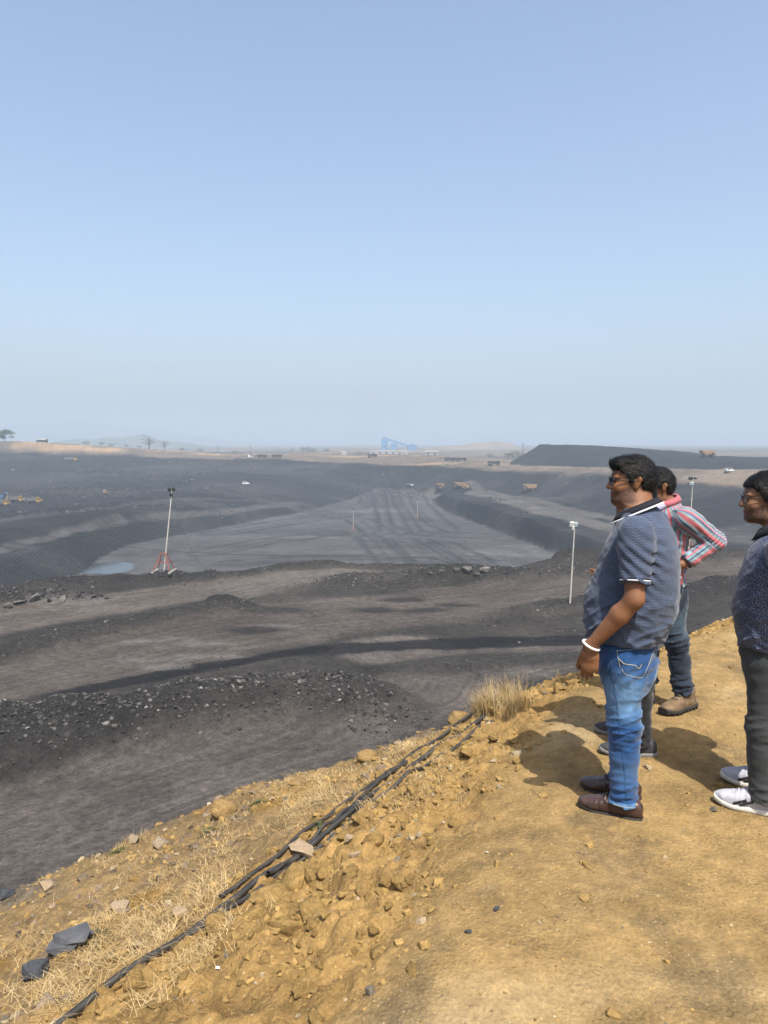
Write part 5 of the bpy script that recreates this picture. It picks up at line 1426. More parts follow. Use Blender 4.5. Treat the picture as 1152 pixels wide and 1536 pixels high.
# seams, back pocket and its zigzag stitch
jb = world_bvh(d1['trousers'])
for nm, pts, rad in (('pocket_edge', [(925, 976), (930, 1000), (938, 1012), (962, 1018), (968, 1010), (982, 972)], 0.0011), ('pocket_edge', [(925, 976), (983, 972)], 0.0012), ('zigzag_stitch', [(927, 987), (936, 996), (953, 998), (958, 1005), (964, 993)], 0.0018), ('side_seam', [(913, 968), (916, 1000), (925, 1050), (930, 1100), (936, 1150), (940, 1208)], 0.0012), ('hem_stitch', [(920, 1206), (935, 1211), (950, 1212), (961, 1208)], 0.0014)):
    W = on_px(jb, pts, 0.001)
    if len(W) > 3: stitch(r1, d1['trousers'], W, rad, M_stitch if nm != 'side_seam' else M_jeans, nm)

# ---------------- man in the striped shirt, hand on hip
P2L = (1.845, 4.82)
g2 = float(bz(*P2L)[0])
man2 = dict(label='man in pink and blue striped shirt and work boots, left hand on hip', loc=(P2L[0], P2L[1], g2), face=math.atan2(-0.26, -0.97), h=0.0068, seed=2, sleeve='long',
    torso=[(0.84, 0.0, 0, 0.118, 0.165), (0.92, 0.0, 0, 0.120, 0.168), (1.02, 0.0, 0, 0.122, 0.170), (1.12, -0.01, 0, 0.126, 0.178), (1.22, -0.02, 0, 0.122, 0.182), (1.28, -0.025, 0, 0.105, 0.170), (1.33, -0.03, 0, 0.085, 0.120), (1.36, -0.03, 0, 0.07, 0.085), (1.385, -0.025, 0, 0.062, 0.066)],
    arms=[dict(pts=[(-0.035, 0.185, 1.275), (-0.225, 0.225, 1.135), (-0.015, 0.195, 0.985)], hand=((0.85, -0.25, -0.45), (0.1, -1, 0.15), (-0.4, 0.1, -0.8), 0.7, 0.95, 0.5), r=(0.045, 0.038, 0.038, 0.027), sr=(0.068, 0.060, 0.042)),
          dict(pts=[(-0.03, -0.185, 1.275), (-0.05, -0.24, 1.02), (0.05, -0.20, 0.80)], hand=((0.1, 0.05, -1.0), (0.1, 1.0, 0.1), (1, -0.1, 0.05), 0.55, 0.95, 0.35), r=(0.045, 0.038, 0.038, 0.027), sr=(0.068, 0.060, 0.042))],
    pelvis=[(0.66, -0.02, 0, 0.095, 0.140), (0.72, -0.02, 0, 0.115, 0.160), (0.80, -0.005, 0, 0.118, 0.162), (0.90, 0, 0, 0.116, 0.160), (0.95, 0, 0, 0.114, 0.158)],
    legs=[dict(pts=[(-0.01, 0.085, 0.78), (-0.05, 0.120, 0.45), (-0.10, 0.150, 0.09)], toe=0.30), dict(pts=[(-0.01, -0.085, 0.78), (0.0, -0.115, 0.45), (-0.02, -0.14, 0.09)], toe=0.9)],
    leg_r=(0.085, 0.066, 0.064, 0.058), head=(0.050, -0.005, 1.470), yaw=-0.15, pitch=0.12, fat=1.0, hsc=0.94, neck=0.052, quiff=0.6, nape=-0.075, shoe='boot', shoe_name='boot', hem=0.125, fold=1.1, collar_r=(0.064, 0.072, 0.094),
    trouser_name='jeans', mats=dict(skin=skin('brown_skin', (0.23, 0.104, 0.050), 0.4), shirt=M_stripes, collar=M_stripes, cuff=plain('cuff_blue', (0.22, 0.33, 0.40), 0.85, 0.1), trousers=M_jeans2, shoe=M_boot, sole=M_sole))
r2, d2 = person(man2)
d2['part']('belt', strip([[(0.0 + 0.122 * math.cos(t), 0.168 * math.sin(t), z_) for t in np.linspace(0, 2 * math.pi, 32, endpoint=False)] for z_ in (0.835, 0.87)], True, 0.003), M_sole, r2)
for sh in [c for c in r2.children if c.name.startswith('boot')]:
    for k in range(4):
        t_ = k / 3; xx, zz_ = 0.092 - 0.075 * t_, 0.106 + 0.047 * t_
        add('lace', mesh_np('lace', *tube(np.array([(xx, -0.026, zz_ - 0.012), (xx + 0.012, 0, zz_ + 0.004), (xx - 0.004, 0.026, zz_ - 0.010)]), 0.0032, 5)), M_gsole, parent=sh)

# ---------------- man hidden behind the blue polo
P3L = (1.455, 4.15)
g3 = float(bz(*P3L)[0])
man3 = dict(label='man in lavender shirt and black trousers, mostly hidden behind the man in blue polo', loc=(P3L[0], P3L[1], g3), face=math.atan2(0.2, -0.98), h=0.0070, seed=3, sleeve='long', collar=True,
    torso=[(0.78, -0.02, 0, 0.150, 0.170), (0.88, -0.025, 0, 0.160, 0.175), (1.0, -0.03, 0, 0.165, 0.178), (1.12, -0.04, 0, 0.158, 0.182), (1.22, -0.05, 0, 0.142, 0.182), (1.29, -0.05, 0, 0.115, 0.165), (1.34, -0.05, 0, 0.09, 0.12), (1.37, -0.045, 0, 0.072, 0.085), (1.395, -0.04, 0, 0.064, 0.068)],
    arms=[dict(pts=[(-0.05, 0.185, 1.28), (-0.07, 0.215, 1.02), (0.135, 0.13, 1.00)], hand=((0.95, -0.2, 0.15), (0.1, -1, 0.1), (0.1, 0.1, 1), 0.35, 0.95, 0.4), r=(0.048, 0.040, 0.040, 0.028), sr=(0.072, 0.062, 0.044)),
          dict(pts=[(-0.05, -0.185, 1.28), (-0.06, -0.24, 1.03), (0.05, -0.20, 0.81)], hand=((0.1, 0.05, -1.0), (0.1, 1.0, 0.1), (1, -0.1, 0.05), 0.55, 0.95, 0.35), r=(0.048, 0.040, 0.040, 0.028), sr=(0.072, 0.062, 0.044))],
    pelvis=[(0.62, -0.03, 0, 0.10, 0.145), (0.69, -0.03, 0, 0.125, 0.165), (0.78, -0.02, 0, 0.135, 0.168), (0.86, -0.02, 0, 0.13, 0.165)],
    legs=[dict(pts=[(-0.02, 0.088, 0.74), (-0.02, 0.115, 0.43), (-0.02, 0.135, 0.07)], toe=0.05), dict(pts=[(-0.02, -0.088, 0.74), (-0.01, -0.125, 0.43), (-0.015, -0.155, 0.07)], toe=-0.05)],
    leg_r=(0.085, 0.066, 0.060, 0.052), head=(0.035, 0, 1.450), yaw=0.2, fat=1.0, hsc=0.95, neck=0.054, quiff=0.8, nape=-0.09, shoe='sneaker', hem=0.075, shoe_sc=1.04,
    mats=dict(skin=skin('brown_skin_b', (0.28, 0.13, 0.065), 0.4), shirt=M_lav, collar=M_lav, cuff=M_lav, trousers=M_black, shoe=M_grey, sole=M_gsole))
r3, d3 = person(man3)

# ---------------- young man at the right border
P4L = (1.868, 3.46)
g4 = float(bz(*P4L)[0])
def stripes4(sh):
    for k, (xa, w_) in enumerate(((0.100, 0.0060), (0.072, 0.0055))):
        for s_ in (1, -1):
            P = np.array([(xa + 0.024, s_ * 0.0478, 0.030), (xa, s_ * 0.0472, 0.040), (xa - 0.030, s_ * 0.0430, 0.052)])
            add('side_stripe', mesh_np('side_stripe', *tube(P, w_, 5)), M_sole, parent=sh, label='dark stripe on the shoe side')
    for k in range(4):
        xx, zz_ = 0.125 - 0.022 * k, 0.0655 + 0.0085 * k
        add('lace', mesh_np('lace', *tube(np.array([(xx, -0.022, zz_ - 0.006), (xx + 0.006, 0, zz_ + 0.003), (xx, 0.022, zz_ - 0.006)]), 0.003, 5)), M_white, parent=sh)
    add('tab', mesh_np('tab', *tube(np.array([(0.036, 0.022, 0.090), (0.028, 0.030, 0.088), (0.030, 0.033, 0.078)]), 0.004, 5)), M_red, parent=sh, label='red mark beside the laces')
man4 = dict(label='young man in glittering navy polo and grey slacks, cut by the right border', loc=(P4L[0], P4L[1], g4), face=math.atan2(0.52, -0.85), h=0.0056, seed=4,
    torso=[(0.79, 0.0, 0, 0.140, 0.168), (0.85, 0.002, 0, 0.150, 0.172), (0.92, 0.012, 0, 0.160, 0.176), (1.00, 0.015, 0, 0.160, 0.178), (1.10, 0.005, 0, 0.152, 0.182), (1.20, -0.005, 0, 0.140, 0.186), (1.27, -0.015, 0, 0.118, 0.170), (1.32, -0.02, 0, 0.092, 0.122), (1.35, -0.02, 0, 0.074, 0.088), (1.38, -0.015, 0, 0.064, 0.068)],
    arms=[dict(pts=[(-0.06, 0.190, 1.255), (-0.16, 0.235, 1.00), (-0.14, 0.20, 0.76)], hand=((0.1, -0.05, -1.0), (0.1, -1.0, 0.1), (1, 0.1, 0.05), 0.55, 0.95, 0.35), r=(0.052, 0.042, 0.043, 0.029), sr=(0.080, 0.068, 0.05)),
          dict(pts=[(-0.05, -0.190, 1.255), (-0.10, -0.245, 1.00), (0.0, -0.21, 0.78)], hand=((0.1, 0.05, -1.0), (0.1, 1.0, 0.1), (1, -0.1, 0.05), 0.55, 0.95, 0.35), r=(0.052, 0.042, 0.043, 0.029), sr=(0.080, 0.068, 0.05))],
    pelvis=[(0.58, -0.01, 0, 0.10, 0.145), (0.65, -0.012, 0, 0.130, 0.165), (0.74, 0.0, 0, 0.138, 0.168), (0.84, 0.0, 0, 0.135, 0.166)],
    legs=[dict(pts=[(-0.005, 0.088, 0.70), (0.01, 0.11, 0.41), (-0.01, 0.135, 0.06)], toe=0.0), dict(pts=[(-0.005, -0.088, 0.70), (0.0, -0.12, 0.41), (-0.005, -0.145, 0.06)], toe=-0.05)],
    leg_r=(0.090, 0.076, 0.072, 0.066), head=(0.055, -0.005, 1.485), yaw=0.35, pitch=0.06, fat=1.02, hsc=0.96, neck=0.056, quiff=0, nape=-0.07, hair_t=0.015, shoe='sneaker', shoe_name='sneaker', hem=0.068, fold=0.5, collar_r=(0.070, 0.078, 0.106), collar_tilt=0.55,
    shoe_extra=stripes4, shoe_sc=(1.03, 1.05, 1.22), trouser_name='slacks', mats=dict(skin=skin('tan_skin', (0.24, 0.115, 0.062), 0.9), shirt=M_spark, collar=M_navy, trousers=M_slack, shoe=M_knit, sole=M_wsole))
r4, d4 = person(man4)
glasses(r4, d4['hat'], d4['M'], M_clear, 'black rimmed spectacles', d4['part'], 0.024, 0.016, 0.0018)

# ------------------------------------------------------------------ masts, vehicles, plant and far things
def boxes(*bs, bevel=0.0):
    """each box: (x0,x1,y0,y1,z0,z1[,taper of the top in x and y])"""
    V, F = [], []
    for b in bs:
        x0, x1, y0, y1, z0, z1 = b[:6]; tx, ty = (b[6], b[7]) if len(b) > 6 else (0, 0); o = len(V)
        V += [(x0, y0, z0), (x1, y0, z0), (x1, y1, z0), (x0, y1, z0), (x0 + tx, y0 + ty, z1), (x1 - tx, y0 + ty, z1), (x1 - tx, y1 - ty, z1), (x0 + tx, y1 - ty, z1)]
        F += [tuple(o + i for i in q) for q in ((0, 3, 2, 1), (4, 5, 6, 7), (0, 1, 5, 4), (1, 2, 6, 5), (2, 3, 7, 6), (3, 0, 4, 7))]
    return V, F
def prism(prof, y0, y1):
    """side profile (x, z) extruded across y"""
    n_ = len(prof); V = [(x_, y0, z_) for x_, z_ in prof] + [(x_, y1, z_) for x_, z_ in prof]
    return V, [tuple(range(n_)), tuple(range(2 * n_ - 1, n_ - 1, -1))] + [(i, i + n_, (i + 1) % n_ + n_, (i + 1) % n_) for i in range(n_)]
def cyl(c, ax, r_, half, seg=16, rim=0.0):
    a = np.linspace(0, 2 * math.pi, seg, endpoint=False); V = []
    rings = [(-half, r_ * 0.9), (-half * 0.8, r_), (half * 0.8, r_), (half, r_ * 0.9)]
    for h_, q in rings:
        for t in a:
            p = [0, 0, 0]; p[ax] = h_; p[(ax + 1) % 3] = q * math.cos(t); p[(ax + 2) % 3] = q * math.sin(t)
            V.append((p[0] + c[0], p[1] + c[1], p[2] + c[2]))
    F = [(k * seg + i, k * seg + (i + 1) % seg, (k + 1) * seg + (i + 1) % seg, (k + 1) * seg + i) for k in range(3) for i in range(seg)]
    return V, F + [tuple(range(seg - 1, -1, -1)), tuple(range(3 * seg, 4 * seg))]
def pmesh(name, VF, mat, parent, smooth=False, label=None, **kw):
    me = bpy.data.meshes.new(name); me.from_pydata([tuple(v) for v in VF[0]], [], [tuple(f) for f in VF[1]])
    if smooth:
        for p in me.polygons: p.use_smooth = True
    return add(name, me, mat, parent=parent, label=label, **kw)
def copy_tree(o, parent=None):
    c = o.copy(); col.objects.link(c); c.parent = parent
    for ch in o.children: copy_tree(ch, c)
    return c
M_yel = plain('cab_yellow', (0.42, 0.26, 0.06), 0.5, 0.15, 1.5)
M_tub = plain('worn_steel_tub', (0.17, 0.17, 0.165), 0.6, 0.3, 1.2)
M_hauly = plain('dusty_orange', (0.34, 0.205, 0.095), 0.7, 0.2, 0.8)
M_tyre = plain('tyre', (0.022, 0.022, 0.023), 0.85, 0.2, 2)
M_hub = plain('hub', (0.20, 0.17, 0.13), 0.7, 0.2, 2)
M_glass = plain('cab_glass', (0.02, 0.025, 0.03), 0.12, 0.05, 1, spec=0.6)
M_wht = plain('white_paint', (0.72, 0.72, 0.70), 0.45, 0.08, 1.2)
M_bluep = plain('blue_paint', (0.07, 0.14, 0.26), 0.5, 0.2, 1.2)
M_dk = plain('dark_iron', (0.035, 0.035, 0.038), 0.6, 0.2, 2)
M_teal = plain('pale_teal', (0.42, 0.52, 0.52), 0.5, 0.15, 1.2)
M_galv = plain('galvanised_pole', (0.50, 0.48, 0.43), 0.55, 0.15, 1.5)
M_rust = plain('red_oxide', (0.30, 0.085, 0.05), 0.7, 0.25, 2)
M_conc = plain('concrete', (0.30, 0.29, 0.27), 0.9, 0.15, 2)
M_lampw = plain('lamp_white', (0.70, 0.69, 0.64), 0.4, 0.08, 4)

def wheels(root, xs, ys, r_, w_):
    for x_ in xs:
        for y_ in ys:
            wh = pmesh('wheel', cyl((0, 0, 0), 1, r_, w_ / 2), M_tyre, root, True, loc=(x_, y_, r_))
            pmesh('hub', cyl((0, 0, 0), 1, r_ * 0.45, w_ / 2 + 0.04, 10), M_hub, wh)
def tipper(cabmat, tubmat, cargo=True):
    t = add('tipper_truck', None)
    pmesh('chassis', boxes((-4.0, 3.6, -0.45, 0.45, 0.75, 1.05), (3.4, 3.75, -1.15, 1.15, 0.55, 0.95), (-4.05, -3.9, -1.1, 1.1, 0.6, 0.9)), M_dk, t)
    cab = pmesh('cab', prism([(2.0, 0.85), (3.65, 0.85), (3.70, 1.75), (3.45, 2.80), (2.05, 2.90)], -1.2, 1.2), cabmat, t)
    pmesh('windscreen', boxes((3.50, 3.64, -1.05, 1.05, 1.85, 2.62, 0.10, 0.05)), M_glass, cab, rot=(0, -0.10, 0), loc=(0.18, 0, 0))
    for s_ in (-1, 1):
        pmesh('side_window', boxes((2.35, 3.35, s_ * 1.205 - 0.02, s_ * 1.205 + 0.02, 1.9, 2.6, 0.08, 0)), M_glass, cab)
        pmesh('mirror', boxes((3.62, 3.74, s_ * 1.42 - 0.09, s_ * 1.42 + 0.09, 1.9, 2.4)), M_dk, cab)
        pmesh('headlight', boxes((3.66, 3.74, s_ * 0.85 - 0.18, s_ * 0.85 + 0.18, 1.0, 1.22)), M_lampw, cab)
    tub = pmesh('dump_body', prism([(-4.2, 1.35), (1.7, 1.15), (1.85, 2.55), (2.3, 2.95), (2.3, 3.02), (1.55, 2.62), (-4.25, 2.62)], -1.25, 1.25), tubmat, t)
    for k in range(7):
        x_ = -3.9 + k * 0.88
        for s_ in (-1, 1): pmesh('rib', boxes((x_, x_ + 0.12, s_ * 1.30 - 0.05, s_ * 1.30 + 0.05, 1.4, 2.55)), tubmat, tub)
    if cargo: pmesh('coal_load', (lambda P: (P[0] * np.array((2.7, 1.1, 0.35)) + np.array((-1.3, 0, 2.6)), P[1]))(lump(5, 2)), M_dk, t, True)
    wheels(t, (2.75, -1.9, -3.2), (-1.02, 1.02), 0.53, 0.34)
    return t
def hauler(bodymat):
    t = add('dump_truck', None)
    pmesh('chassis', boxes((-4.2, 4.2, -1.2, 1.2, 1.3, 2.0), (2.6, 4.5, -2.3, 2.3, 1.7, 2.0)), M_dk, t)
    pmesh('bonnet', prism([(3.0, 1.9), (4.5, 1.9), (4.45, 3.1), (3.0, 3.3)], -1.0, 1.0), bodymat, t)
    cab = pmesh('cab', boxes((2.6, 4.0, 0.5, 2.2, 2.0, 4.2, 0.12, 0.08)), bodymat, t)
    pmesh('windscreen', boxes((3.93, 4.02, 0.65, 2.05, 3.1, 4.0)), M_glass, cab); pmesh('side_window', boxes((2.85, 3.8, 2.14, 2.20, 3.1, 4.0)), M_glass, cab)
    tub = pmesh('dump_body', prism([(-5.0, 3.0), (-3.4, 2.3), (0.8, 2.2), (2.1, 3.6), (4.5, 4.6), (4.5, 4.85), (-5.2, 4.75)], -2.5, 2.5), bodymat, t)
    for k in range(5):
        x_ = -4.2 + k * 1.3
        for s_ in (-1, 1): pmesh('rib', boxes((x_, x_ + 0.22, s_ * 2.58 - 0.1, s_ * 2.58 + 0.1, 3.0, 4.6)), bodymat, tub)
    pmesh('radiator', boxes((4.5, 4.6, -0.9, 0.9, 1.9, 3.0)), M_dk, t)
    for x_, ys, r_, w_ in ((3.0, (-1.95, 1.95), 1.15, 0.7), (-2.6, (-1.75, 1.75), 1.15, 1.35)):
        wheels(t, (x_,), ys, r_, w_)
    return t
def excavator():
    t = add('excavator', None)
    for s_ in (-1, 1):
        pmesh('crawler_track', prism([(-2.3, 0.2), (-1.9, 0), (1.9, 0), (2.3, 0.25), (2.3, 0.75), (1.9, 1.0), (-1.9, 1.0), (-2.3, 0.75)], s_ * 1.5 - 0.32, s_ * 1.5 + 0.32), M_dk, t)
    up = pmesh('house', boxes((-2.8, 1.6, -1.5, 1.5, 1.1, 2.6), (-2.9, -1.6, -1.45, 1.45, 1.1, 2.9)), M_bluep, t)
    cab = pmesh('cab', boxes((0.4, 1.9, 0.4, 1.5, 1.2, 3.3, 0.12, 0.05)), M_bluep, t); pmesh('window', boxes((1.80, 1.9, 0.5, 1.4, 2.0, 3.1)), M_glass, cab)
    pmesh('boom', prism([(1.2, 1.8), (1.5, 1.5), (4.0, 4.2), (6.4, 4.0), (6.4, 4.4), (3.8, 4.9)], -0.3, 0.3), M_bluep, t)
    pmesh('stick', prism([(6.0, 4.6), (6.6, 4.4), (6.1, 1.6), (5.7, 1.7)], -0.22, 0.22), M_hauly, t)
    pmesh('bucket', prism([(5.4, 1.9), (6.3, 1.8), (6.2, 0.6), (5.4, 0.3), (4.9, 0.9)], -0.6, 0.6), M_dk, t)
    return t
def jeep():
    t = add('car', None)
    pmesh('body', prism([(-1.95, 0.45), (1.95, 0.45), (2.0, 0.85), (1.9, 1.05), (0.85, 1.15), (0.45, 1.75), (-1.85, 1.80), (-2.0, 1.0)], -0.85, 0.85), M_wht, t)
    for s_ in (-1, 1):
        pmesh('side_window', boxes((-1.7, 0.30, s_ * 0.855 - 0.015, s_ * 0.855 + 0.015, 1.18, 1.66, 0.1, 0)), M_glass, t)
        pmesh('headlight', boxes((1.93, 2.0, s_ * 0.6 - 0.13, s_ * 0.6 + 0.13, 0.72, 0.92)), M_lampw, t)
    pmesh('windscreen', boxes((0.55, 0.62, -0.75, 0.75, 1.15, 1.68)), M_glass, t, rot=(0, -0.5, 0), loc=(0.55, 0, 0.32))
    wheels(t, (1.25, -1.25), (-0.75, 0.75), 0.36, 0.22)
    return t
def put(o, u, v, head, label, cat, group=None, scale=1.0, surf=None):
    q = pit_at(u, v)
    o.location = q + Vector((0, 0, -0.05)); o.rotation_euler = (0, 0, head); o.scale = (scale,) * 3
    o['label'] = label; o['category'] = cat
    if group: o['group'] = group
    return o
tip = tipper(M_yel, M_tub)
put(tip, 50, 755, -0.10, 'yellow-cab tipper, rightmost of the trucks by the excavator', 'truck', 'tipper trucks on the coal bench', 0.98)
put(copy_tree(tip), 24, 753, -0.05, 'yellow-cab tipper, between the rightmost tipper and the excavator', 'truck', 'tipper trucks on the coal bench', 0.98)
put(copy_tree(tip), 1, 759, 0.0, 'yellow-cab tipper, lowest and cut by the left border', 'truck', 'tipper trucks on the coal bench', 0.98)
put(excavator(), 3, 751, -0.6, 'blue excavator loading the tippers at the left border', 'excavator', None, 0.85)
put(copy_tree(tip), 107, 692, 0.1, 'tipper driving in its dust high on the dark coal slope', 'truck', None, 1.15)
hl = hauler(M_hauly)
put(hl, 660, 735, -1.9, 'orange haul truck seen from behind, leftmost of the three on the ramp', 'dump truck', 'orange haul trucks', 0.80)
put(copy_tree(hl), 690, 733, 2.7, 'orange haul truck beside the loader on the haul ramp', 'dump truck', 'orange haul trucks', 0.72)
put(copy_tree(hl), 794, 737, 3.0, 'orange haul truck driving alone below the coal wall', 'dump truck', 'orange haul trucks', 0.78)
put(copy_tree(hl), 1062, 686, 0.1, 'orange haul truck on top of the spoil heap', 'dump truck', 'orange haul trucks', 0.85)
tw = tipper(M_teal, M_tub, False)
put(tw, 614, 730, -0.9, 'pale teal tipper coming down the far end of the ramp', 'truck', None, 0.8)
td = tipper(M_dk, M_dk)
for (u, v, h_, lab) in [(393, 687, 3.5, 'dark tipper at the far rim, left of two beside each other'), (415, 687, 3.3, 'dark tipper at the far rim, right of two beside each other'), (559, 686, 0.2, 'dark tipper on the far rim below the blue plant'), (675, 692, 0.1, 'dark tipper on the far road, left of the pair'), (692, 692, 0.1, 'dark tipper with pale cab on the far road, right of the pair'), (741, 698, 0.2, 'dark truck on the far road near the spoil heap foot')]:
    o = td if u == 393 else copy_tree(td)
    put(o, u, v, h_, lab, 'truck', 'dark tippers along the far rim', 1.0)
jp = jeep()
put(jp, 369, 727, 0.15, 'white jeep crossing the coal bench alone', 'car')
put(copy_tree(jp), 376, 687, 1.2, 'white van at the far rim left of the dark tippers', 'car', None, 1.3)
put(copy_tree(jp), 1094, 708, 0.2, 'small white pickup at the foot of the spoil heap', 'car', None, 1.0)
# wheel loader next to the haul truck
ld = add('wheel_loader', None)
pmesh('rear_body', boxes((-3.2, -0.2, -1.1, 1.1, 1.0, 2.3), (-3.4, -1.2, -1.1, 1.1, 1.2, 2.6)), M_hauly, ld)
cb = pmesh('cab', boxes((-1.0, 0.5, -0.8, 0.8, 2.1, 3.6, 0.1, 0.08)), M_hauly, ld); pmesh('window', boxes((-0.8, 0.52, -0.86, 0.86, 2.6, 3.4)), M_glass, cb)
pmesh('lift_arm', prism([(0.3, 1.6), (2.6, 1.0), (2.7, 0.6), (0.3, 1.1)], -0.7, 0.7), M_hauly, ld); pmesh('bucket', prism([(2.5, 1.5), (3.8, 1.1), (3.9, 0.3), (2.6, 0.25)], -1.5, 1.5), M_hub, ld)
wheels(ld, (-2.2, 0.9), (-1.15, 1.15), 0.85, 0.65)
put(ld, 703, 735, 0.1, 'orange wheel loader with lowered bucket on the haul ramp', 'wheel loader', None, 1.1)
# barrel-like sign post on the bench
bq = pit_at(157, 741)
sb = add('notice_board', None, None, label='small brown board on two legs standing alone on the coal bench', cat='board', loc=bq)
pmesh('panel', boxes((-0.8, 0.8, -0.06, 0.06, 0.5, 2.4)), plain('brown_board', (0.26, 0.17, 0.12), 0.8, 0.2), sb)
for s_ in (-1, 1): pmesh('leg', boxes((s_ * 0.6 - 0.06, s_ * 0.6 + 0.06, -0.05, 0.05, -0.2, 0.52)), M_dk, sb)

# lighting masts
def mast(u, v, hgt, lean, lab, lamps, base=True, loc=None, group='lighting masts'):
    q = pit_at(u, v) if loc is None else Vector(loc)
    t = add('lighting_mast', None, None, label=lab, cat='light mast', group=group, loc=q)
    lx, ly = lean; r_ = 0.085 if hgt > 8.5 else 0.075
    pmesh('pole', tube(np.array([(lx * k, ly * k, hgt * k) for k in np.linspace(-0.02, 1, 14)]), np.linspace(r_ * 1.2, r_ * 0.75, 14), 10), M_galv, t, True)
    for i, (ox, oz, w_, h_, m_) in enumerate(lamps):
        o = pmesh('floodlight', boxes((-w_ / 2, w_ / 2, -0.14, 0.14, -h_ / 2, h_ / 2, 0.04, 0.03)), m_, t, loc=(lx + ox, ly - 0.12, hgt + oz), rot=(0.35, 0, 0.2 * (i % 2)))
        pmesh('bracket', boxes((-0.05, 0.05, 0.10, 0.30, -0.05, 0.05)), M_dk, o)
    if base:
        bf = pmesh('base_frame', (lambda T: (np.vstack([a for a, b in T]), np.vstack([b + sum(len(T[j][0]) for j in range(i)) for i, (a, b) in enumerate(T)])))(
            [tube(np.array([(sx * 1.05, sy * 1.05, 0.05), (sx * 0.28, sy * 0.28, 2.2)]), 0.055, 6) for sx in (-1, 1) for sy in (-1, 1)] +
            [tube(np.array([(sx * k_, -sy * k_, zz_), (sx * k_, sy * k_, zz_)]) if ax == 0 else np.array([(-sx * k_, sy * k_, zz_), (sx * k_, sy * k_, zz_)]), 0.045, 6) for k_, zz_ in ((0.28, 2.2), (0.66, 1.15)) for ax, sx, sy in ((0, -1, 1), (0, 1, 1), (1, 1, -1), (1, 1, 1))]), M_rust, t)
        for sx in (-1, 1): pmesh('ballast_skid', boxes((sx * 1.05 - 0.14, sx * 1.05 + 0.14, -1.5, 1.5, -0.12, 0.12)), M_conc, t)
    return t, q
m1, q1 = mast(246, 857, 9.9, (1.15, 0.3), 'leaning light mast on a red frame at the left bench edge', [(-0.25, 0.05, 0.42, 0.40, M_dk), (0.25, 0.08, 0.42, 0.36, M_dk), (-0.1, -0.55, 0.34, 0.34, M_dk)])
m2, q2 = mast(855, 905, 8.0, (0.28, 0.0), 'slim pale light pole without base frame beside the man in blue', [(-0.30, -0.12, 0.5, 0.42, M_lampw), (0.08, -0.15, 0.36, 0.34, M_teal), (-0.18, -0.5, 0.26, 0.30, M_lampw)], False)
m3, q3 = mast(1032, 838, 11.0, (0.25, 0.0), 'light mast on a red frame seen past the striped sleeve', [(-0.35, 0.0, 0.55, 0.34, M_dk), (0.25, 0.02, 0.40, 0.20, M_dk), (-0.2, -0.7, 0.62, 0.36, M_teal)])
m4, q4 = mast(530, 797, 9.2, (0.05, 0.0), 'light mast in the middle of the pit floor', [(-0.3, 0.0, 0.5, 0.4, M_dk), (0.3, 0.0, 0.5, 0.4, M_dk)])
m5, q5 = mast(626, 777, 9.0, (0.05, 0.0), 'light mast on the pit floor right of the centre tracks', [(-0.3, 0.0, 0.5, 0.4, M_dk), (0.3, 0.0, 0.5, 0.4, M_dk)])
top1 = q1 + Vector((1.15, 0.3, 9.2))
gq = pit_at(312, 858)
W = [tuple(top1.lerp(gq, k) - Vector((0, 0, 1.6 * math.sin(math.pi * k)))) for k in np.linspace(0, 1, 24)]
add('guy_wire', mesh_np('guy_wire', *tube(np.array(W), 0.018, 5)), M_dk, label='slack wire hanging from the leaning mast to the ground', cat='wire')
W = np.array([atd(*p) for p in [(-190, 742, 96), (-120, 768, 95), (0, 793, 94), (75, 804, 94), (160, 816, 94), (245, 826, 95), (330, 831, 96), (400, 833, 97), (480, 834, 98), (560, 835, 99), (640, 836, 100)]] + [tuple(pit_at(700, 850))])
add('overhead_cable', mesh_np('overhead_cable', *tube(smooth_path(W, 120), 0.035, 6)), M_dk, label='long dark cable sagging across the view of the pit floor', cat='cable')
q0 = atd(-190, 742, 96)
mast(0, 0, q0[2] - float(pz(q0[0], q0[1])[0]) + 0.1, (0, 0), 'cable support mast beyond the left border', [(0.2, 0, 0.4, 0.3, M_dk)], True, (q0[0], q0[1], float(pz(q0[0], q0[1])[0])), None)

# pond
pw = Vector((POND[0], POND[1], -34.55))
th = np.linspace(0, 2 * math.pi, 48, endpoint=False)
PV = [(16 * math.cos(t), 20 * math.sin(t), 0) for t in th]
me = bpy.data.meshes.new('water'); me.from_pydata(PV, [], [tuple(range(48))])
g = G('pond_water'); M_water = g.done((0.025, 0.030, 0.034), 0.10, g.bump(g.noise(0.8, 3, 0.5, g.obj()), 0.12, 0.05), None, 0.22)
add('water', me, M_water, kind='structure', loc=pw)

# far plant and sheds
M_plant = plain('plant_blue', (0.10, 0.24, 0.46), 0.6, 0.1, 0.2)
pq = atd(592, 676, 1350); px_, py_ = pq[0], pq[1]; gz = float(pz(px_, py_)[0])
pt = add('conveyor_plant', None, None, label='tall blue conveyor tower with sloping gallery on the horizon', cat='plant', loc=(px_, py_, gz))
sc_ = 1350 / 1100
pmesh('tower', boxes((-20 * sc_, -10 * sc_, -7, 7, 0, 21), (-18 * sc_, -12 * sc_, -5, 5, 21, 24)), M_plant, pt)
pmesh('gallery', prism([(-11 * sc_, 18), (24 * sc_, 5), (24 * sc_, 8.5), (-11 * sc_, 22)], -3, 3), M_plant, pt)
pmesh('end_house', boxes((20 * sc_, 33 * sc_, -6, 6, 0, 10)), M_plant, pt); pmesh('bin', boxes((-6 * sc_, 2 * sc_, -5, 5, 0, 13)), M_plant, pt)
for k in range(3): pmesh('trestle', boxes((k * 8 * sc_ + 3, k * 8 * sc_ + 4, -2, 2, 0, 17 - k * 4)), M_plant, pt)
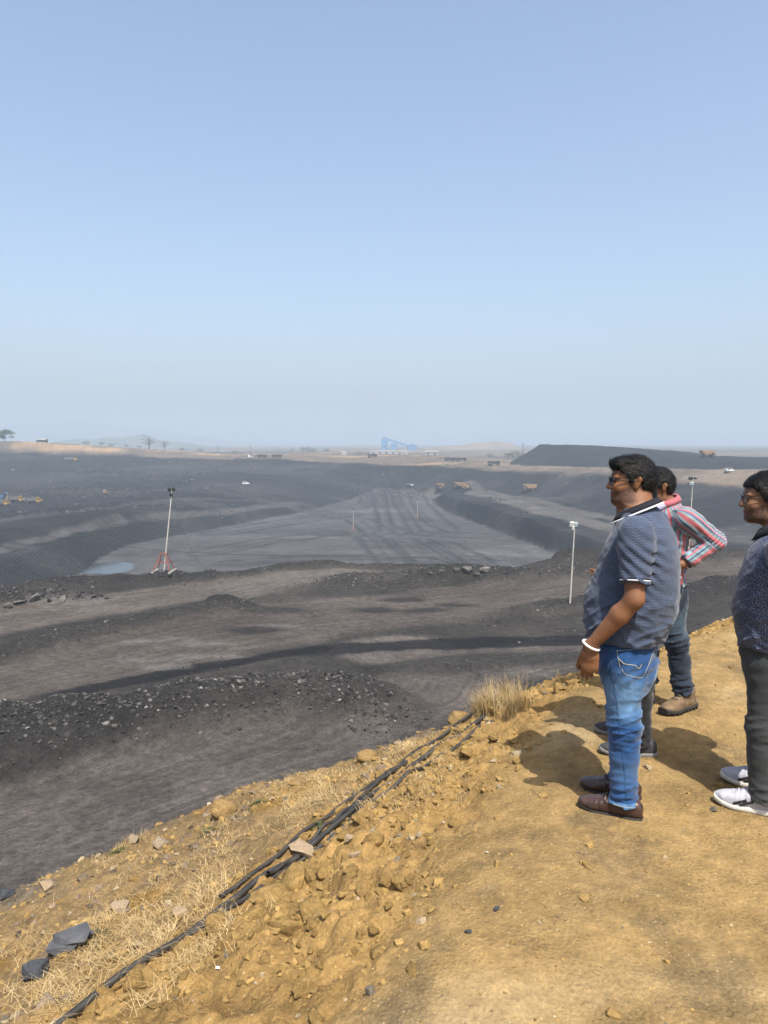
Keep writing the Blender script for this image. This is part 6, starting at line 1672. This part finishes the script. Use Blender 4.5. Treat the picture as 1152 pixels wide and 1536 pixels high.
def shed(u, d, wid, hgt, dep, mat, lab):
    q = atd(u, 680, d); z_ = float(pz(q[0], q[1])[0])
    o = add('shed', None, None, label=lab, cat='shed', loc=(q[0], q[1], z_ - 0.3))
    pmesh('wall', boxes((-wid / 2, wid / 2, -dep / 2, dep / 2, 0, hgt)), mat, o)
    n_ = max(2, int(wid / 8))
    for k in range(n_): pmesh('door', boxes((-wid / 2 + (k + 0.35) * wid / n_, -wid / 2 + (k + 0.65) * wid / n_, -dep / 2 - 0.08, -dep / 2 + 0.02, 0.02, hgt * 0.65)), M_dk, o)
    pmesh('roof', [(np.array(v) + np.array((0, 0, 0))) for v in prism([(-dep / 2 - 0.5, hgt), (dep / 2 + 0.5, hgt), (0, hgt * 1.35)], -wid / 2 - 0.5, wid / 2 + 0.5)[0]] and ([(y_, x_, z2) for x_, y_, z2 in prism([(-dep / 2 - 0.5, hgt), (dep / 2 + 0.5, hgt), (0, hgt * 1.35)], -wid / 2 - 0.5, wid / 2 + 0.5)[0]], [f[::-1] for f in prism([(0, 0), (1, 0), (0, 1)], 0, 1)[1]]), M_conc, o)
M_shed = plain('dusty_white', (0.46, 0.45, 0.42), 0.8, 0.12, 0.3)
shed(580, 900, 40, 3.2, 9, M_shed, 'long white shed on the plain below the blue plant, left one')
shed(609, 930, 15, 3.2, 8, M_shed, 'short white shed on the plain, right of the long white shed')
shed(647, 840, 16, 4, 9, plain('dull_shed', (0.35, 0.31, 0.27), 0.8, 0.1), 'dull brown shed beyond the far rim right of the white sheds')
shed(516, 800, 5, 3.5, 5, M_wht, 'tiny white hut standing alone on the far plain')
shed(64, 690, 8, 3.6, 6, M_dk, 'dark hut on the left skyline beyond the beige bank')
for u, d, hgt, lab in [(578, 860, 12, 'left of the poles below the blue plant'), (597, 860, 11, 'middle pole of those below the blue plant'), (617, 850, 13, 'right of the poles below the blue plant'), (784, 520, 9, 'pole standing against the end of the spoil heap'), (327, 720, 9, 'pole left of the white van on the rim'), (376, 700, 9, 'pole right behind the white van on the rim')]:
    q = atd(u, 690, d); z_ = float(pz(q[0], q[1])[0])
    o = add('power_pole', None, None, label='thin dark power ' + ('pole, ' + lab if 'pole' not in lab else lab), cat='pole', group='power poles on the far plain', loc=(q[0], q[1], z_))
    pmesh('post', tube(np.array([(0, 0, -0.3), (0, 0, hgt)]), np.array((0.2, 0.13)), 6), M_dk, o); pmesh('crossarm', boxes((-1.1, 1.1, -0.08, 0.08, hgt - 0.9, hgt - 0.7)), M_dk, o)

# trees along the left skyline
M_bark = plain('bark', (0.10, 0.075, 0.055), 0.9, 0.2, 1)
g = G('tree_leaves'); M_leaf = g.done(g.ramp(g.noise(0.6, 4, 0.6, g.obj()), [(0.3, (0.035, 0.060, 0.022)), (0.7, (0.085, 0.115, 0.045))]), 0.7)
def tree(u, d, hgt, wid, lab, seed, leafy=True, n_=1500, name='tree'):
    q = atd(u, 680, d); z_ = float(pz(q[0], q[1])[0]); rg = np.random.default_rng(seed)
    t = add(name, None, None, label=lab, cat='tree' if name == 'tree' else 'bush', loc=(q[0], q[1], z_ - 0.2))
    T = [tube(smooth_path([(0, 0, 0), (0.1 * wid * rg.normal() * 0.3, 0, hgt * 0.3), (0.05 * wid, 0, hgt * 0.75)], 10), np.linspace(0.035 * hgt, 0.008 * hgt, 10), 7)]
    tips = []
    for k in range(12 if leafy else 30):
        a = rg.random() * 6.28; h0 = hgt * rg.uniform(0.22, 0.65); l = wid * rg.uniform(0.3, 0.5); e = np.array((math.cos(a) * l, math.sin(a) * l, h0 + hgt * rg.uniform(0.08, 0.32)))
        T.append(tube(smooth_path([(0, 0, h0), tuple(e * np.array((0.5, 0.5, 1)) - np.array((0, 0, 0.05 * hgt))), tuple(e)], 7), np.linspace(0.012 * hgt, 0.003 * hgt, 7), 5)); tips.append(e)
        if not leafy:
            for _ in range(4):
                f_ = e * rg.uniform(0.6, 1.0); f_[2] = e[2] - 0.02 * hgt; T.append(tube(np.array([f_, f_ + rg.normal(size=3) * np.array((0.12, 0.12, 0.05)) * hgt + (0, 0, 0.08 * hgt)]), 0.003 * hgt, 4))
    of = np.cumsum([0] + [len(a) for a, b in T[:-1]])
    add('trunk', mesh_np('trunk', np.vstack([a for a, b in T]), np.vstack([b + o_ for (a, b), o_ in zip(T, of)])), M_bark, parent=t)
    if leafy:
        tips = np.array(tips + [tuple(np.array((rg.normal() * 0.22 * wid, rg.normal() * 0.22 * wid, hgt * rg.uniform(0.35, 0.9)))) for _ in range(9)] + [(0, 0, hgt * 0.85), (0.2 * wid, 0, hgt * 0.8), (-0.15 * wid, 0.1 * wid, hgt * 0.7)])
        c = tips[rg.integers(len(tips), size=n_)]; d_ = rg.normal(size=(n_, 3)); d_ /= np.linalg.norm(d_, axis=1)[:, None]
        P = c + d_ * (rg.random((n_, 1)) ** 0.5) * np.array((0.19 * wid, 0.19 * wid, 0.13 * hgt))
        s_ = hgt * 0.035 * rg.uniform(0.6, 1.4, n_)
        A = rg.normal(size=(n_, 3)); A /= np.linalg.norm(A, axis=1)[:, None]; B = np.cross(A, rg.normal(size=(n_, 3))); B /= np.linalg.norm(B, axis=1)[:, None]
        V = np.stack([P - A * s_[:, None], P + B * s_[:, None] * 0.6, P + A * s_[:, None], P - B * s_[:, None] * 0.6], 1).reshape(-1, 3)
        add('crown', mesh_np('crown', V, np.arange(len(V)).reshape(-1, 4), False), M_leaf, parent=t)
    return t
tree(8, 700, 13, 17, 'large green tree on the skyline at the left border', 1, True, 2600)
tree(-25, 720, 13, 16, 'green tree cut off beyond the left border', 2)
tree(29, 860, 11, 13, 'pale hazy tree just right of the large skyline tree', 3)
tree(48, 900, 9, 11, 'small hazy tree standing left of the dark hut', 4)
tree(224, 800, 17, 18, 'tall bare tree on the left plain, taller of two', 5, False)
tree(247, 820, 13, 14, 'bare tree beside the taller bare tree', 6, False)
ORD = 'first second third fourth fifth sixth seventh eighth ninth tenth eleventh twelfth thirteenth fourteenth fifteenth sixteenth seventeenth eighteenth nineteenth twentieth'.split()
for i, (u, d, h_) in enumerate(sorted([(85, 780, 6), (130, 760, 7), (152, 740, 5), (168, 800, 7), (190, 720, 4), (272, 760, 5), (300, 900, 7), (352, 820, 6), (455, 900, 9), (463, 905, 8), (470, 900, 7), (490, 950, 7), (438, 940, 6), (770, 620, 9), (762, 640, 7), (778, 650, 7), (735, 700, 5), (540, 820, 4), (322, 740, 3), (209, 690, 4)])):
    tree(u, d, h_, h_ * 1.3, 'dusty bush on the far plain, %s from the left' % ORD[i], 20 + i, True, 350, 'bush')['group'] = 'bushes on the far plain'

# far hills
def hills(name, d, u0, u1, prof, dep, colr, seed):
    nU, nD = 160, 24; us = np.linspace(u0, u1, nU); V = []
    for j in range(nD):
        t = j / (nD - 1); dd = d + dep * (t - 0.35)
        for u in us:
            v_ = np.interp(u, [p[0] for p in prof], [p[1] for p in prof]); top = CAMZ + (665 - v_) * d / FPX
            k = math.sin(math.pi * min(1, t * 1.05)) ** 0.8 if 0 < t < 1 else 0
            V.append(((u - 576) / FPX * dd, dd, -14 + (top + 14) * k))
    V = np.array(V); amp = (V[:, 2] + 14) * 0.16
    V[:, 2] += amp * fbm(V[:, 0], V[:, 1], d * 0.05, 5, seed)
    me = mesh_np(name, V, grid_faces(nD, nU))
    g = G(name + '_mat'); c = g.ramp(g.noise(0.012, 6, 0.65, g.map(g.obj(), (1, 1, 4))), [(0.3, tuple(x * 0.7 for x in colr)), (0.7, tuple(x * 1.2 for x in colr))])
    return add(name, me, g.done(c, 0.95), kind='structure')
hills('hill', 1500, 610, 800, [(610, 680), (630, 676), (655, 669), (690, 668), (710, 664), (740, 663), (765, 665), (780, 672), (800, 682)], 300, (0.22, 0.17, 0.13), 3)
hills('hill', 2300, 60, 330, [(60, 674), (95, 662), (140, 658), (165, 655), (180, 657), (215, 653), (240, 660), (290, 665), (330, 673)], 500, (0.10, 0.11, 0.08), 5)
hills('hill', 5200, -300, 420, [(-300, 655), (0, 640), (120, 630), (200, 640), (300, 655), (420, 668)], 1200, (0.09, 0.10, 0.08), 7)

# ------------------------------------------------------------------ dusty air over the whole site
hz = bpy.data.meshes.new('haze')
bm = bmesh.new(); bmesh.ops.create_cube(bm, size=1.0); bm.to_mesh(hz); bm.free()
haze = add('haze', hz, None, kind='stuff', loc=(0, 4400, 82), scale=(27000, 10600, 244))
hm = bpy.data.materials.new('haze'); hm.use_nodes = True
ht = hm.node_tree; ht.nodes.remove(ht.nodes['Principled BSDF'])
pv = ht.nodes.new('ShaderNodeVolumePrincipled')
pv.inputs['Color'].default_value = (0.45, 0.545, 0.645, 1)
pv.inputs['Density'].default_value = 0.00058
pv.inputs['Anisotropy'].default_value = 0.0
ht.links.new(pv.outputs[0], ht.nodes['Material Output'].inputs['Volume'])
hz.materials.append(hm)

# thin smoke drifting up from smouldering coal beyond the far rim
for i, (u, v, d, sc3, den, lab) in enumerate([(548, 600, 900, (34, 30, 62), 0.0042, 0), (575, 625, 950, (60, 30, 30), 0.0022, 0), (772, 645, 620, (22, 20, 30), 0.0042, 0), (752, 655, 640, (40, 20, 14), 0.0040, 0), (195, 665, 800, (70, 24, 14), 0.0050, 0)]):
    bm = bmesh.new(); bmesh.ops.create_icosphere(bm, subdivisions=3, radius=1.0); me = bpy.data.meshes.new('smoke'); bm.to_mesh(me); bm.free()
    sm_ = bpy.data.materials.new('smoke'); sm_.use_nodes = True; t = sm_.node_tree; t.nodes.remove(t.nodes['Principled BSDF'])
    g = G.__new__(G); g.m = sm_; g.t = t; g.n = t.nodes
    oc = g.obj(); ln = g.node('ShaderNodeVectorMath', {0: oc}, operation='LENGTH').outputs['Value']
    f = g.math('MULTIPLY', g.ramp(ln, [(0.15, 1.0), (1.0, 0.0)]), g.ramp(g.noise(1.7, 4, 0.6, oc), [(0.42, 0.0), (0.68, 1.0)]))
    pv = g.node('ShaderNodeVolumePrincipled', {'Color': (0.42, 0.46, 0.52), 'Density': g.math('MULTIPLY', f, den * 2.6)})
    t.links.new(pv.outputs[0], t.nodes['Material Output'].inputs['Volume'])
    q = atd(u, v, d); add('smoke', me, sm_, kind='stuff', loc=q, scale=sc3)
